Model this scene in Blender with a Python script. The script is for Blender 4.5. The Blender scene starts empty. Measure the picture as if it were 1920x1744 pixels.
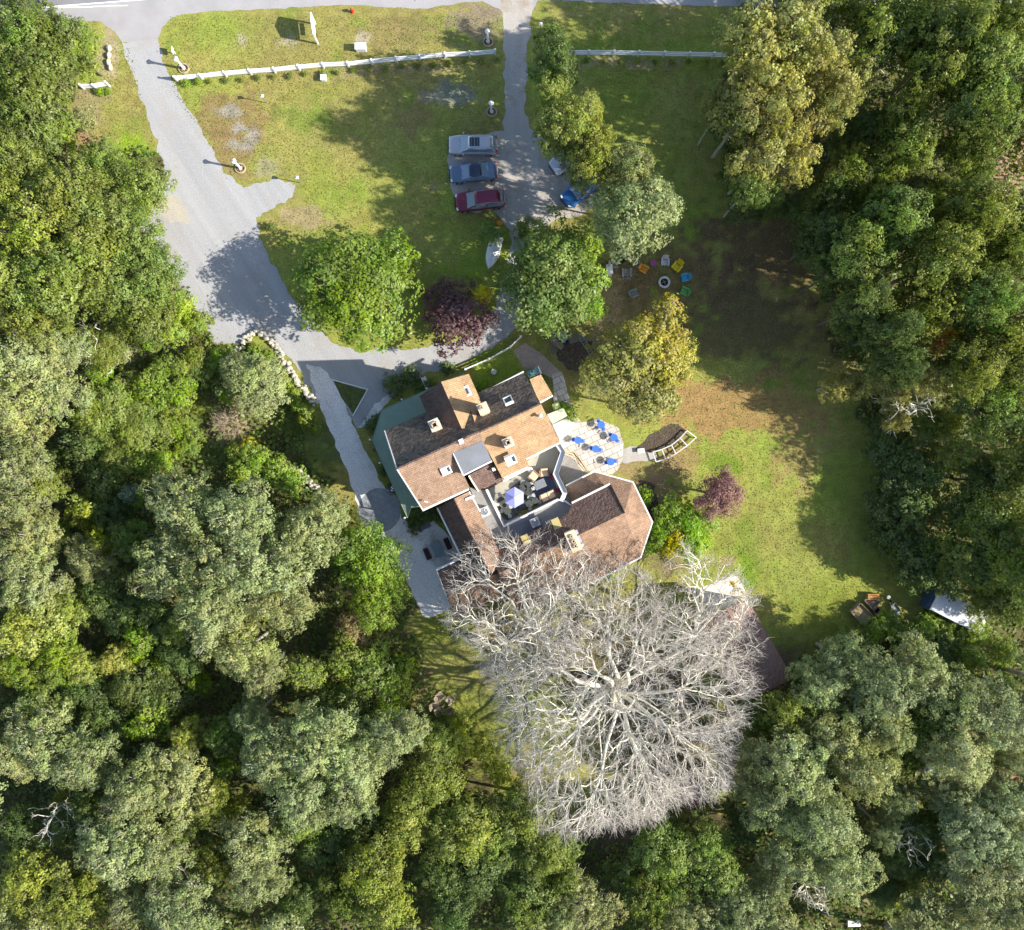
import bpy, bmesh, math, random
import numpy as np
from mathutils import Vector, Matrix
rad = math.radians
# ------------------------------------------------------------------ camera, sky, sun, exposure
scene = bpy.context.scene
C = scene.collection
CAM_H = 100.0
PXM = 19.4                      # photo pixels per metre on the ground
cam = bpy.data.cameras.new('camera'); camo = bpy.data.objects.new('camera', cam); C.objects.link(camo)
camo.location = (0, 0, CAM_H); camo.rotation_euler = (0, 0, 0)
cam.sensor_fit = 'HORIZONTAL'; cam.sensor_width = 36.0
cam.lens = 36.0 * CAM_H / (1920 / PXM)
cam.clip_start = 1.0; cam.clip_end = 3000
scene.camera = camo
SUN_ELEV, SUN_SLOPE = 35.5, 0.196
sdir = Vector((1, -SUN_SLOPE, 0)).normalized()
sunv = Vector((sdir.x * math.cos(rad(SUN_ELEV)), sdir.y * math.cos(rad(SUN_ELEV)), math.sin(rad(SUN_ELEV))))
world = bpy.data.worlds.new("World"); scene.world = world; world.use_nodes = True
wn = world.node_tree; bg = wn.nodes['Background']
sky = wn.nodes.new('ShaderNodeTexSky'); sky.sky_type = 'NISHITA'; sky.sun_disc = False
sky.sun_elevation = rad(SUN_ELEV); sky.sun_rotation = math.atan2(sdir.x, sdir.y)
wn.links.new(sky.outputs[0], bg.inputs[0]); bg.inputs[1].default_value = 0.132
sl = bpy.data.lights.new('sun', 'SUN'); sl.energy = 4.7; sl.angle = rad(0.5); sl.color = (1.0, 0.935, 0.83)
so = bpy.data.objects.new('sun', sl); C.objects.link(so); so.rotation_euler = sunv.to_track_quat('Z', 'Y').to_euler()
so.location = (60, -12, 80)
scene.view_settings.view_transform = 'Standard'; scene.view_settings.look = 'None'
scene.view_settings.exposure = 0.95; scene.view_settings.gamma = 1.0
scene.render.engine = 'CYCLES'
scene.cycles.max_bounces = 6; scene.cycles.diffuse_bounces = 3; scene.cycles.transmission_bounces = 3

# ------------------------------------------------------------------ helpers
def P(px, py, h=0.0):
    """a point of the place that stands at height h and is seen at photo pixel px, py from the drone above the house"""
    k = (CAM_H - h) / CAM_H / PXM
    return Vector(((px - 960) * k, (872 - py) * k, h))
def lin(c):
    return tuple(((x / 255) / 12.92 if x / 255 <= 0.04045 else ((x / 255 + 0.055) / 1.055) ** 2.4) for x in c)
def vnoise(x, y, sc, seed):
    """smooth value noise on arrays"""
    r = np.random.RandomState(seed); n = 256
    t = r.rand(n, n)
    X = np.asarray(x) / sc + 1000.0; Y = np.asarray(y) / sc + 1000.0
    xi = np.floor(X).astype(int); yi = np.floor(Y).astype(int)
    fx = X - xi; fy = Y - yi; fx = fx * fx * (3 - 2 * fx); fy = fy * fy * (3 - 2 * fy)
    g = lambda a, b: t[a % n, b % n]
    return (g(xi, yi) * (1 - fx) * (1 - fy) + g(xi + 1, yi) * fx * (1 - fy) + g(xi, yi + 1) * (1 - fx) * fy + g(xi + 1, yi + 1) * fx * fy)
def tag(o, label=None, cat=None, group=None, kind=None):
    if label: o['label'] = label
    if cat: o['category'] = cat
    if group: o['group'] = group
    if kind: o['kind'] = kind
    return o
def thing(name, label, cat, loc=(0, 0, 0), rz=0.0, group=None):
    o = bpy.data.objects.new(name, None); C.objects.link(o); o.empty_display_size = 0.3
    o.location = loc; o.rotation_euler = (0, 0, rz)
    return tag(o, label, cat, group)
def kids(o):
    return [c for c in bpy.data.objects if c.parent == o]
def dup(root, loc, rz, label, group=None, scale=None, cmap=None, tree=None):
    """copy a thing with copies of its parts and sub-parts"""
    r = root.copy(); C.objects.link(r); r.location = loc; r.rotation_euler = (0, 0, rz); r['label'] = label
    if group: r['group'] = group
    if scale: r.scale = scale
    for ch in (tree[root.name] if tree else kids(root)):
        c = ch.copy(); C.objects.link(c); c.parent = r
        if cmap and c.name.split('.')[0] in cmap:
            c.material_slots[0].link = 'OBJECT'; c.material_slots[0].material = cmap[c.name.split('.')[0]]
        for g in (tree.get(ch.name, []) if tree else kids(ch)):
            d = g.copy(); C.objects.link(d); d.parent = c
    return r

class MB:
    """collects shapes into one mesh"""
    def __init__(s): s.v = []; s.f = []
    def add(s, vs, fs):
        n = len(s.v); s.v += [tuple(v) for v in vs]; s.f += [tuple(i + n for i in f) for f in fs]; return s
    def box(s, c, size, rz=0.0, tilt=None):
        x, y, z = [a / 2 for a in size]; m = Matrix.Rotation(rz, 3, 'Z')
        if tilt: m = m @ Matrix.Rotation(tilt[1], 3, tilt[0])
        vs = [m @ Vector((a * x, b * y, d * z)) + Vector(c) for d in (-1, 1) for a, b in ((-1, -1), (1, -1), (1, 1), (-1, 1))]
        return s.add(vs, [(3, 2, 1, 0), (4, 5, 6, 7), (0, 1, 5, 4), (1, 2, 6, 5), (2, 3, 7, 6), (3, 0, 4, 7)])
    def prism(s, pts, z0, z1, top=True, bottom=True):
        n = len(pts); vs = [(p[0], p[1], z0) for p in pts] + [(p[0], p[1], z1) for p in pts]
        a = sum(pts[i][0] * pts[(i + 1) % n][1] - pts[(i + 1) % n][0] * pts[i][1] for i in range(n))
        fs = [(i, (i + 1) % n, n + (i + 1) % n, n + i) for i in range(n)]
        if top: fs.append(tuple(range(n, 2 * n)))
        if bottom: fs.append(tuple(range(n - 1, -1, -1)))
        if a < 0: fs = [tuple(reversed(f)) for f in fs]
        return s.add(vs, fs)
    def slab(s, pts, t):
        """a roof plane of thickness t from 3-D corner points (top face), built downward"""
        pts = [Vector(p) for p in pts]; n = len(pts)
        nz = sum(((pts[i].x * pts[(i + 1) % n].y - pts[(i + 1) % n].x * pts[i].y) for i in range(n)))
        if nz < 0: pts = pts[::-1]
        vs = pts + [p - Vector((0, 0, t)) for p in pts]
        fs = [tuple(range(n)), tuple(range(2 * n - 1, n - 1, -1))] + [(n + i, n + (i + 1) % n, (i + 1) % n, i) for i in range(n)]
        return s.add(vs, fs)
    def tube(s, pts, radii, n=8, cap=True):
        pts = [Vector(p) for p in pts]; base = len(s.v)
        for i, p in enumerate(pts):
            d = (pts[min(i + 1, len(pts) - 1)] - pts[max(i - 1, 0)]).normalized()
            a = d.orthogonal().normalized(); b = d.cross(a)
            if i and abs(a.dot(pa)) < 0.9:
                a = (pa - d * pa.dot(d)).normalized(); b = d.cross(a)
            pa = a
            for k in range(n):
                t = 2 * math.pi * k / n
                s.v.append(tuple(p + (a * math.cos(t) + b * math.sin(t)) * radii[i]))
        for i in range(len(pts) - 1):
            for k in range(n):
                s.f.append((base + i * n + k, base + i * n + (k + 1) % n, base + (i + 1) * n + (k + 1) % n, base + (i + 1) * n + k))
        if cap:
            s.f.append(tuple(base + k for k in range(n - 1, -1, -1)))
            s.f.append(tuple(base + (len(pts) - 1) * n + k for k in range(n)))
        return s
    def cyl(s, c, r, h, n=16, r2=None):
        c = Vector(c); return s.tube([c, c + Vector((0, 0, h))], [r, r if r2 is None else r2], n)
    def lathe(s, c, prof, n=20):
        base = len(s.v); c = Vector(c)
        for r, z in prof:
            for k in range(n):
                t = 2 * math.pi * k / n; s.v.append((c.x + r * math.cos(t), c.y + r * math.sin(t), c.z + z))
        for i in range(len(prof) - 1):
            for k in range(n):
                s.f.append((base + i * n + k, base + i * n + (k + 1) % n, base + (i + 1) * n + (k + 1) % n, base + (i + 1) * n + k))
        s.f.append(tuple(base + k for k in range(n - 1, -1, -1))); s.f.append(tuple(base + (len(prof) - 1) * n + k for k in range(n)))
        return s
    def blob(s, c, r, seed=0, sub=2, amp=0.18, sc=(1, 1, 1)):
        bm = bmesh.new(); bmesh.ops.create_icosphere(bm, subdivisions=sub, radius=1); rnd = random.Random(seed)
        n = len(s.v)
        for v in bm.verts:
            k = 1 + rnd.uniform(-amp, amp); s.v.append((c[0] + v.co.x * r * sc[0] * k, c[1] + v.co.y * r * sc[1] * k, c[2] + v.co.z * r * sc[2] * k))
        for f in bm.faces: s.f.append(tuple(n + v.index for v in f.verts))
        bm.free(); return s
    def build(s, name, m, parent=None, off=None, smooth=False, bevel=0.0):
        me = bpy.data.meshes.new(name)
        o3 = Vector(off) if off is not None else Vector((0, 0, 0))
        me.from_pydata([tuple(Vector(v) - o3) for v in s.v], [], s.f); me.validate(); me.update()
        me.materials.append(m)
        if smooth: me.polygons.foreach_set('use_smooth', [True] * len(me.polygons))
        o = bpy.data.objects.new(name, me); C.objects.link(o); o.parent = parent
        if off is not None and parent is None: o.location = o3
        if bevel:
            b = o.modifiers.new('bevel', 'BEVEL'); b.width = bevel; b.segments = 2; b.limit_method = 'ANGLE'
        return o

# ------------------------------------------------------------------ materials
MATS = {}
def mat(name, col, rough=0.8, var=0.12, scale=3.0, fine=40.0, bump=0.0, bscale=None, metal=0.0, spec=0.3, coat=0.0, col2=None):
    if name in MATS: return MATS[name]
    m = bpy.data.materials.new(name); m.use_nodes = True; nt = m.node_tree; N = nt.nodes; L = nt.links
    b = N['Principled BSDF']; b.inputs['Roughness'].default_value = rough; b.inputs['Metallic'].default_value = metal
    b.inputs['Specular IOR Level'].default_value = spec; b.inputs['Coat Weight'].default_value = coat
    tc = N.new('ShaderNodeTexCoord')
    n1 = N.new('ShaderNodeTexNoise'); n1.inputs['Scale'].default_value = scale; n1.inputs['Detail'].default_value = 6
    n2 = N.new('ShaderNodeTexNoise'); n2.inputs['Scale'].default_value = fine; n2.inputs['Detail'].default_value = 3
    L.new(tc.outputs['Object'], n1.inputs['Vector']); L.new(tc.outputs['Object'], n2.inputs['Vector'])
    mx = N.new('ShaderNodeMath'); mx.operation = 'ADD'; L.new(n1.outputs[0], mx.inputs[0]); L.new(n2.outputs[0], mx.inputs[1])
    r = N.new('ShaderNodeValToRGB'); r.color_ramp.elements[0].position = 0.37; r.color_ramp.elements[1].position = 0.63
    c2 = col2 or tuple(min(1, x * (1 + var)) for x in col)
    r.color_ramp.elements[0].color = (*[x * (1 - var) for x in col], 1); r.color_ramp.elements[1].color = (*c2, 1)
    hm = N.new('ShaderNodeMath'); hm.operation = 'MULTIPLY'; hm.inputs[1].default_value = 0.5
    L.new(mx.outputs[0], hm.inputs[0]); L.new(hm.outputs[0], r.inputs[0]); L.new(r.outputs[0], b.inputs['Base Color'])
    if bump:
        n3 = N.new('ShaderNodeTexNoise'); n3.inputs['Scale'].default_value = bscale or fine; n3.inputs['Detail'].default_value = 4
        L.new(tc.outputs['Object'], n3.inputs['Vector'])
        bp = N.new('ShaderNodeBump'); bp.inputs['Strength'].default_value = bump; bp.inputs['Distance'].default_value = 0.1
        L.new(n3.outputs[0], bp.inputs['Height']); L.new(bp.outputs[0], b.inputs['Normal'])
    MATS[name] = m; return m
def brickmat(name, c1, c2, mortar, scale=1.0, w=0.5, h=0.25, rz=0.0, rough=0.85, ms=0.02, bump=0.5, var=0.15, off=0.5, bd=0.12, bs=5.0):
    m = bpy.data.materials.new(name); m.use_nodes = True; nt = m.node_tree; N = nt.nodes; L = nt.links
    b = N['Principled BSDF']; b.inputs['Roughness'].default_value = rough; b.inputs['Specular IOR Level'].default_value = 0.2
    tc = N.new('ShaderNodeTexCoord'); mp = N.new('ShaderNodeMapping'); mp.inputs['Rotation'].default_value = (0, 0, rz)
    L.new(tc.outputs['Object'], mp.inputs[0])
    br = N.new('ShaderNodeTexBrick'); br.inputs['Scale'].default_value = scale; br.inputs['Brick Width'].default_value = w; br.inputs['Row Height'].default_value = h
    br.inputs['Mortar Size'].default_value = ms; br.offset = off
    br.inputs['Color1'].default_value = (*c1, 1); br.inputs['Color2'].default_value = (*c2, 1); br.inputs['Mortar'].default_value = (*mortar, 1)
    L.new(mp.outputs[0], br.inputs['Vector'])
    n1 = N.new('ShaderNodeTexNoise'); n1.inputs['Scale'].default_value = 0.9; n1.inputs['Detail'].default_value = 7; n1.inputs['Roughness'].default_value = 0.7
    L.new(tc.outputs['Object'], n1.inputs['Vector'])
    mr = N.new('ShaderNodeMapRange'); mr.inputs[1].default_value = 0.3; mr.inputs[2].default_value = 0.7; mr.inputs[3].default_value = 1 - var; mr.inputs[4].default_value = 1 + var
    L.new(n1.outputs[0], mr.inputs[0])
    mu = N.new('ShaderNodeVectorMath'); mu.operation = 'SCALE'; L.new(br.outputs[0], mu.inputs[0]); L.new(mr.outputs[0], mu.inputs['Scale'])
    L.new(mu.outputs[0], b.inputs['Base Color'])
    n3 = N.new('ShaderNodeTexNoise'); n3.inputs['Scale'].default_value = bs; n3.inputs['Detail'].default_value = 5; L.new(tc.outputs['Object'], n3.inputs['Vector'])
    ad = N.new('ShaderNodeMath'); ad.operation = 'ADD'; L.new(n3.outputs[0], ad.inputs[0])
    ml = N.new('ShaderNodeMath'); ml.operation = 'MULTIPLY'; ml.inputs[1].default_value = -0.5; L.new(br.outputs['Fac'], ml.inputs[0]); L.new(ml.outputs[0], ad.inputs[1])
    bp = N.new('ShaderNodeBump'); bp.inputs['Strength'].default_value = bump; bp.inputs['Distance'].default_value = bd
    L.new(ad.outputs[0], bp.inputs['Height']); L.new(bp.outputs[0], b.inputs['Normal'])
    return m
WHITE = mat('white_paint', (0.78, 0.78, 0.76), 0.5, 0.05)
TRIM = mat('weathered_trim', (0.6, 0.6, 0.58), 0.6, 0.08)
BLACK = mat('black_iron', (0.02, 0.02, 0.022), 0.5, 0.1)
GREYM = mat('grey_metal', (0.32, 0.33, 0.34), 0.5, 0.1, metal=0.4)
WOOD = mat('weathered_wood', (0.27, 0.21, 0.15), 0.85, 0.25, 2.0, 20.0, 0.3)
PALEW = mat('pale_wood', (0.5, 0.4, 0.28), 0.8, 0.2, 2.0, 20.0, 0.3)
STONE = mat('field_stone', (0.42, 0.38, 0.31), 0.9, 0.3, 1.5, 9.0, 0.6)
MULCH = mat('mulch', (0.1, 0.075, 0.06), 1.0, 0.4, 3.0, 30.0, 1.0)
SOIL = mat('dark_soil', (0.03, 0.025, 0.02), 1.0, 0.4, 5.0, 30.0, 1.0)
GLASS = mat('dark_glass', (0.03, 0.04, 0.05), 0.08, 0.1, spec=0.7)
CONC = mat('concrete', (0.5, 0.48, 0.44), 0.9, 0.12, 1.0, 25.0, 0.2)

# ------------------------------------------------------------------ ground: one sheet, colours per vertex
def pip(x, y, poly):
    ins = np.zeros(x.shape, bool); n = len(poly); j = n - 1
    for i in range(n):
        xi, yi = poly[i]; xj, yj = poly[j]
        if yi != yj:
            c = ((yi > y) != (yj > y)) & (x < (xj - xi) * (y - yi) / (yj - yi) + xi); ins ^= c
        j = i
    return ins
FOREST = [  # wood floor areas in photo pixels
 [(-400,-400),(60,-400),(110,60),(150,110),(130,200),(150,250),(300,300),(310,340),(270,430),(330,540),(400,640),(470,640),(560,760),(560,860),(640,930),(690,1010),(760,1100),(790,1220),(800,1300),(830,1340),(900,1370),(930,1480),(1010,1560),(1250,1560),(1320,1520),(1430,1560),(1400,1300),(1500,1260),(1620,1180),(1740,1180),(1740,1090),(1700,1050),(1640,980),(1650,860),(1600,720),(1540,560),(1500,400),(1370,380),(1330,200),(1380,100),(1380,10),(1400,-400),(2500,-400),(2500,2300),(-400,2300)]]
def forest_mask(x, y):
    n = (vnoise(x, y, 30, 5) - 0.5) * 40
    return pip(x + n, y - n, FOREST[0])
BLOBS = [ # (px, py, rx, ry, colour, strength)
 (430,230,75,60,(0.22,0.155,0.07),.8),(440,290,60,50,(0.23,0.15,0.075),.6),(455,75,16,14,(0.36,0.31,0.22),.7),(540,80,22,14,(0.33,0.29,0.2),.7),(680,72,16,14,(0.38,0.33,0.26),.8),
 (890,40,60,40,(0.22,0.17,0.13),.8),(760,60,70,40,(0.2,0.15,0.07),.6),(430,210,28,12,(0.3,0.3,0.3),.5),(448,240,14,10,(0.3,0.3,0.3),.6),(440,272,18,12,(0.3,0.3,0.3),.6),(468,262,16,20,(0.3,0.3,0.3),.5),(500,310,30,22,(0.3,0.27,0.18),.6),
 (570,405,45,25,(0.3,0.23,0.14),.7),(850,175,48,22,(0.2,0.2,0.19),.7),(640,140,60,12,(0.24,0.2,0.1),.6),(740,130,130,8,(0.3,0.24,0.14),.5),(1130,118,130,10,(0.34,0.27,0.17),.6),
 (760,225,40,35,(0.22,0.16,0.07),.6),(570,220,50,25,(0.13,0.2,0.03),.6),(230,280,45,30,(0.2,0.3,0.025),.9),(200,110,22,60,(0.33,0.27,0.17),.8),(165,200,40,50,(0.27,0.21,0.13),.7),(145,265,45,30,(0.33,0.2,0.12),.8),
 (880,300,60,10,(0.3,0.24,0.17),.8),(880,350,60,8,(0.26,0.2,0.13),.8),(890,405,60,10,(0.2,0.17,0.06),.6),(700,470,60,40,(0.18,0.26,0.03),.5),(880,500,50,50,(0.2,0.29,0.03),.7),
 (1180,540,60,60,(0.2,0.14,0.08),.8),(1135,570,40,60,(0.33,0.25,0.14),.8),(1300,520,110,80,(0.17,0.115,0.06),.8),(1430,470,130,90,(0.13,0.085,0.05),.9),(1400,600,120,90,(0.12,0.09,0.05),.8),
 (1340,760,120,60,(0.3,0.185,0.08),.9),(1450,770,110,60,(0.27,0.185,0.07),.8),(1500,860,60,70,(0.26,0.18,0.08),.7),(1270,870,70,45,(0.28,0.19,0.09),.7),(1220,880,60,40,(0.25,0.18,0.09),.7),
 (1350,870,40,20,(0.13,0.21,0.02),.8),(1560,900,40,50,(0.16,0.24,0.03),.6),(1400,1030,26,60,(0.12,0.22,0.015),.9),(1500,1100,60,60,(0.18,0.22,0.05),.6),(1200,1085,60,25,(0.24,0.24,0.06),.7),
 (1430,1000,80,60,(0.19,0.2,0.05),.6),(1550,1150,70,60,(0.17,0.2,0.03),.6),(1370,1050,20,12,(0.28,0.2,0.11),.6),(960,1180,90,30,(0.28,0.22,0.09),.8),(820,1180,60,40,(0.17,0.2,0.03),.7),
 (850,1330,90,50,(0.24,0.27,0.05),.8),(790,1290,30,40,(0.26,0.2,0.09),.6),(1100,1420,120,70,(0.27,0.25,0.06),.8),(1400,1470,60,40,(0.2,0.25,0.04),.7),(1150,1560,70,50,(0.13,0.1,0.08),.9),
 (430,800,40,55,(0.33,0.25,0.17),.9),(330,640,30,40,(0.3,0.22,0.14),.8),(400,850,50,30,(0.22,0.24,0.06),.7),(350,760,70,50,(0.17,0.2,0.04),.8),(240,660,40,50,(0.24,0.21,0.14),.8),
 (600,820,50,60,(0.09,0.11,0.04),.8),(550,780,50,50,(0.1,0.14,0.03),.7),(650,960,30,50,(0.27,0.23,0.07),.7),(1890,310,60,60,(0.36,0.23,0.16),.95),(1430,1250,60,70,(0.16,0.1,0.08),.8),
 (1650,1640,80,50,(0.3,0.24,0.14),.8),(1760,1690,60,40,(0.22,0.22,0.05),.8),(680,1180,90,50,(0.17,0.17,0.05),.7),(930,680,60,40,(0.19,0.28,0.03),.7),(1090,690,80,50,(0.18,0.15,0.06),.7),
 (1010,1570,60,40,(0.09,0.11,0.03),.6),(1150,1270,240,110,(0.13,0.10,0.075),.9),(1250,1400,170,110,(0.12,0.10,0.07),.85),(1000,1350,110,90,(0.16,0.19,0.05),.8),(920,1400,60,50,(0.22,0.24,0.05),.8),(1110,1425,45,40,(0.27,0.25,0.06),.8),(1080,650,40,30,(0.2,0.17,0.16),.7),(1260,1060,50,25,(0.17,0.12,0.09),.7),(1235,930,25,50,(0.24,0.16,0.1),.7)]
def ground():
    st = 0.3; xs = np.arange(-66, 66.01, st); ys = np.arange(-60, 60.01, st)
    X, Y = np.meshgrid(xs, ys); px = X * PXM + 960; py = 872 - Y * PXM
    n1 = vnoise(px, py, 60, 1); n2 = vnoise(px, py, 22, 2); n3 = vnoise(px, py, 9, 3); n4 = vnoise(px, py, 130, 4)
    g = np.stack([0.195 + 0.06 * n1 + .035 * n3, 0.215 + 0.055 * n2 + 0.03 * n3, 0.045 + 0.025 * n1], -1)
    br = np.array((0.24, 0.18, 0.075)); t = np.clip((n4 * .6 + n2 * .4 - 0.5) * 2.2, 0, .6)[..., None]; g = g * (1 - t) + br * t
    lush = np.array((0.12, 0.21, 0.02)); t = np.clip((vnoise(px, py, 45, 9) * .7 + n3 * .3 - 0.68) * 4, 0, .6)[..., None]; g = g * (1 - t) + lush * t
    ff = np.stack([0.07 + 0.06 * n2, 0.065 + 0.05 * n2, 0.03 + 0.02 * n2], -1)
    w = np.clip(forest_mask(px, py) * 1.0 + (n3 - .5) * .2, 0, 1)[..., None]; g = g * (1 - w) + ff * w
    for bx, by, rx, ry, c, s in BLOBS:
        d = np.sqrt(((px - bx) / rx) ** 2 + ((py - by) / ry) ** 2) + (n2 - .5) * .9 + (n3 - .5) * .8
        t = (np.clip((1.1 - d) / .45, 0, 1) * s)[..., None]; g = g * (1 - t) + np.array(c) * t
    z = np.zeros_like(X)
    ny, nx = X.shape; n = nx * ny
    co = np.stack([X, Y, z], -1).reshape(-1, 3)
    idx = np.arange(n).reshape(ny, nx)
    q = np.stack([idx[:-1, :-1], idx[:-1, 1:], idx[1:, 1:], idx[1:, :-1]], -1).reshape(-1, 4)
    B = 900.0; e = [(-B, -B, 0), (B, -B, 0), (B, B, 0), (-B, B, 0)]
    cr = [idx[0, 0], idx[0, -1], idx[-1, -1], idx[-1, 0]]
    co = np.vstack([co, e]); ex = [[n, n + 1, cr[1], cr[0]], [n + 1, n + 2, cr[2], cr[1]], [n + 2, n + 3, cr[3], cr[2]], [n + 3, n, cr[0], cr[3]]]
    q = np.vstack([q, ex]); colr = np.vstack([g.reshape(-1, 3), [(0.09, 0.1, 0.04)] * 4])
    me = bpy.data.meshes.new('ground'); me.vertices.add(len(co)); me.vertices.foreach_set('co', co.astype(np.float32).ravel())
    me.loops.add(len(q) * 4); me.loops.foreach_set('vertex_index', q.astype(np.int32).ravel())
    me.polygons.add(len(q)); me.polygons.foreach_set('loop_start', np.arange(0, len(q) * 4, 4, dtype=np.int32)); me.polygons.foreach_set('loop_total', np.full(len(q), 4, np.int32))
    me.update(); me.validate()
    a = me.color_attributes.new('soil', 'FLOAT_COLOR', 'POINT'); a.data.foreach_set('color', np.hstack([colr, np.ones((len(colr), 1))]).astype(np.float32).ravel())
    m = bpy.data.materials.new('grass_ground'); m.use_nodes = True; N = m.node_tree.nodes; L = m.node_tree.links
    b = N['Principled BSDF']; b.inputs['Roughness'].default_value = 0.95; b.inputs['Specular IOR Level'].default_value = 0.1
    at = N.new('ShaderNodeAttribute'); at.attribute_name = 'soil'; tc = N.new('ShaderNodeTexCoord')
    f1 = N.new('ShaderNodeTexNoise'); f1.inputs['Scale'].default_value = 6; f1.inputs['Detail'].default_value = 8; f1.inputs['Roughness'].default_value = 0.75
    f2 = N.new('ShaderNodeTexNoise'); f2.inputs['Scale'].default_value = 1.2; f2.inputs['Detail'].default_value = 5
    L.new(tc.outputs['Object'], f1.inputs[0]); L.new(tc.outputs['Object'], f2.inputs[0])
    mr = N.new('ShaderNodeMapRange'); mr.inputs[1].default_value = .3; mr.inputs[2].default_value = .7; mr.inputs[3].default_value = .5; mr.inputs[4].default_value = 1.5
    mr2 = N.new('ShaderNodeMapRange'); mr2.inputs[1].default_value = .3; mr2.inputs[2].default_value = .7; mr2.inputs[3].default_value = .82; mr2.inputs[4].default_value = 1.18
    L.new(f1.outputs[0], mr.inputs[0]); L.new(f2.outputs[0], mr2.inputs[0])
    mm = N.new('ShaderNodeMath'); mm.operation = 'MULTIPLY'; L.new(mr.outputs[0], mm.inputs[0]); L.new(mr2.outputs[0], mm.inputs[1])
    sc = N.new('ShaderNodeVectorMath'); sc.operation = 'SCALE'; L.new(at.outputs['Color'], sc.inputs[0]); L.new(mm.outputs[0], sc.inputs['Scale'])
    L.new(sc.outputs[0], b.inputs['Base Color'])
    bp = N.new('ShaderNodeBump'); bp.inputs['Strength'].default_value = .6; bp.inputs['Distance'].default_value = .08; L.new(f1.outputs[0], bp.inputs['Height']); L.new(bp.outputs[0], b.inputs['Normal'])
    me.materials.append(m); o = bpy.data.objects.new('ground', me); C.objects.link(o); tag(o, kind='structure')
ground()

def sheet(name, pts, z, m, rough=4.0, seed=1, kind='structure', step=6.0):
    """flat sheet with an uneven edge; pts in photo pixels"""
    out = []; n = len(pts)
    for i in range(n):
        a = Vector(pts[i]); b = Vector(pts[(i + 1) % n]); k = max(1, int((b - a).length / step))
        for j in range(k): out.append(a.lerp(b, j / k))
    ax = np.array([p[0] for p in out]); ay = np.array([p[1] for p in out])
    dx = (vnoise(ax, ay, 14, seed) - .5) * rough * 2 + (vnoise(ax, ay, 5, seed + 50) - .5) * rough
    dy = (vnoise(ax, ay, 14, seed + 7) - .5) * rough * 2 + (vnoise(ax, ay, 5, seed + 57) - .5) * rough
    ps = [P(x, y, 0) for x, y in zip(ax + dx, ay + dy)]
    bm = bmesh.new(); vs = [bm.verts.new((p.x, p.y, z)) for p in ps]; f = bm.faces.new(vs); f.normal_update()
    if f.normal.z < 0: f.normal_flip()
    bmesh.ops.triangulate(bm, faces=[f]); me = bpy.data.meshes.new(name); bm.to_mesh(me); bm.free(); me.materials.append(m)
    o = bpy.data.objects.new(name, me); C.objects.link(o); return tag(o, kind=kind) if kind else o
ASPH = mat('road_asphalt', (0.33, 0.32, 0.32), 0.9, 0.12, 0.5, 30.0, 0.2)
ROADM = mat('street_asphalt', (0.22, 0.22, 0.23), 0.9, 0.12, 0.5, 30.0, 0.2)
def gravelmat(name, c1, c2, c3, rz, gv=.28):
    m = bpy.data.materials.new(name); m.use_nodes = True; N = m.node_tree.nodes; L = m.node_tree.links; b = N['Principled BSDF']; b.inputs['Roughness'].default_value = .95; b.inputs['Specular IOR Level'].default_value = .15
    tc = N.new('ShaderNodeTexCoord'); m0 = N.new('ShaderNodeMapping'); m0.inputs['Rotation'].default_value = (0, 0, rz); mp = N.new('ShaderNodeMapping'); mp.inputs['Scale'].default_value = (1.0, .06, 1); L.new(tc.outputs['Object'], m0.inputs[0]); L.new(m0.outputs[0], mp.inputs[0])
    def nz(sc, det=5, ro=.6, v=None):
        n = N.new('ShaderNodeTexNoise'); n.inputs['Scale'].default_value = sc; n.inputs['Detail'].default_value = det; n.inputs['Roughness'].default_value = ro; L.new(v or tc.outputs['Object'], n.inputs[0]); return n.outputs[0]
    def mixc(f, a_, b_, lo, hi):
        r = N.new('ShaderNodeMapRange'); r.inputs[1].default_value = lo; r.inputs[2].default_value = hi; L.new(f, r.inputs[0]); m_ = N.new('ShaderNodeMix'); m_.data_type = 'RGBA'; L.new(r.outputs[0], m_.inputs[0])
        for i, q in ((6, a_), (7, b_)):
            if isinstance(q, tuple): m_.inputs[i].default_value = (*q, 1)
            else: L.new(q, m_.inputs[i])
        return m_.outputs[2]
    base = mixc(nz(1.0, 3, .5, mp.outputs[0]), c1, c2, .2, .8); base = mixc(nz(.35, 6, .7), base, c3, .52, .72)
    g = nz(9, 6, .8); r = N.new('ShaderNodeMapRange'); r.inputs[1].default_value = .3; r.inputs[2].default_value = .7; r.inputs[3].default_value = 1 - gv; r.inputs[4].default_value = 1 + gv; L.new(g, r.inputs[0])
    sc = N.new('ShaderNodeVectorMath'); sc.operation = 'SCALE'; L.new(base, sc.inputs[0]); L.new(r.outputs[0], sc.inputs['Scale']); L.new(sc.outputs[0], b.inputs['Base Color'])
    bp = N.new('ShaderNodeBump'); bp.inputs['Strength'].default_value = .6; bp.inputs['Distance'].default_value = .06; L.new(g, bp.inputs['Height']); L.new(bp.outputs[0], b.inputs['Normal']); return m
GRAV = gravelmat('gravel', (.30,.30,.305), (.40,.40,.40), (.34,.315,.275), rad(-32))
SAND = gravelmat('sandy_wash', (.40,.37,.30), (.44,.40,.32), (.34,.32,.29), 0)
GRAV2 = gravelmat('tan_gravel', (.33,.31,.28), (.45,.42,.38), (.30,.24,.17), 0.0)
SHELL = gravelmat('crushed_shell', (.62,.6,.58), (.78,.75,.72), (.42,.39,.35), rad(-25), .5)
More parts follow.
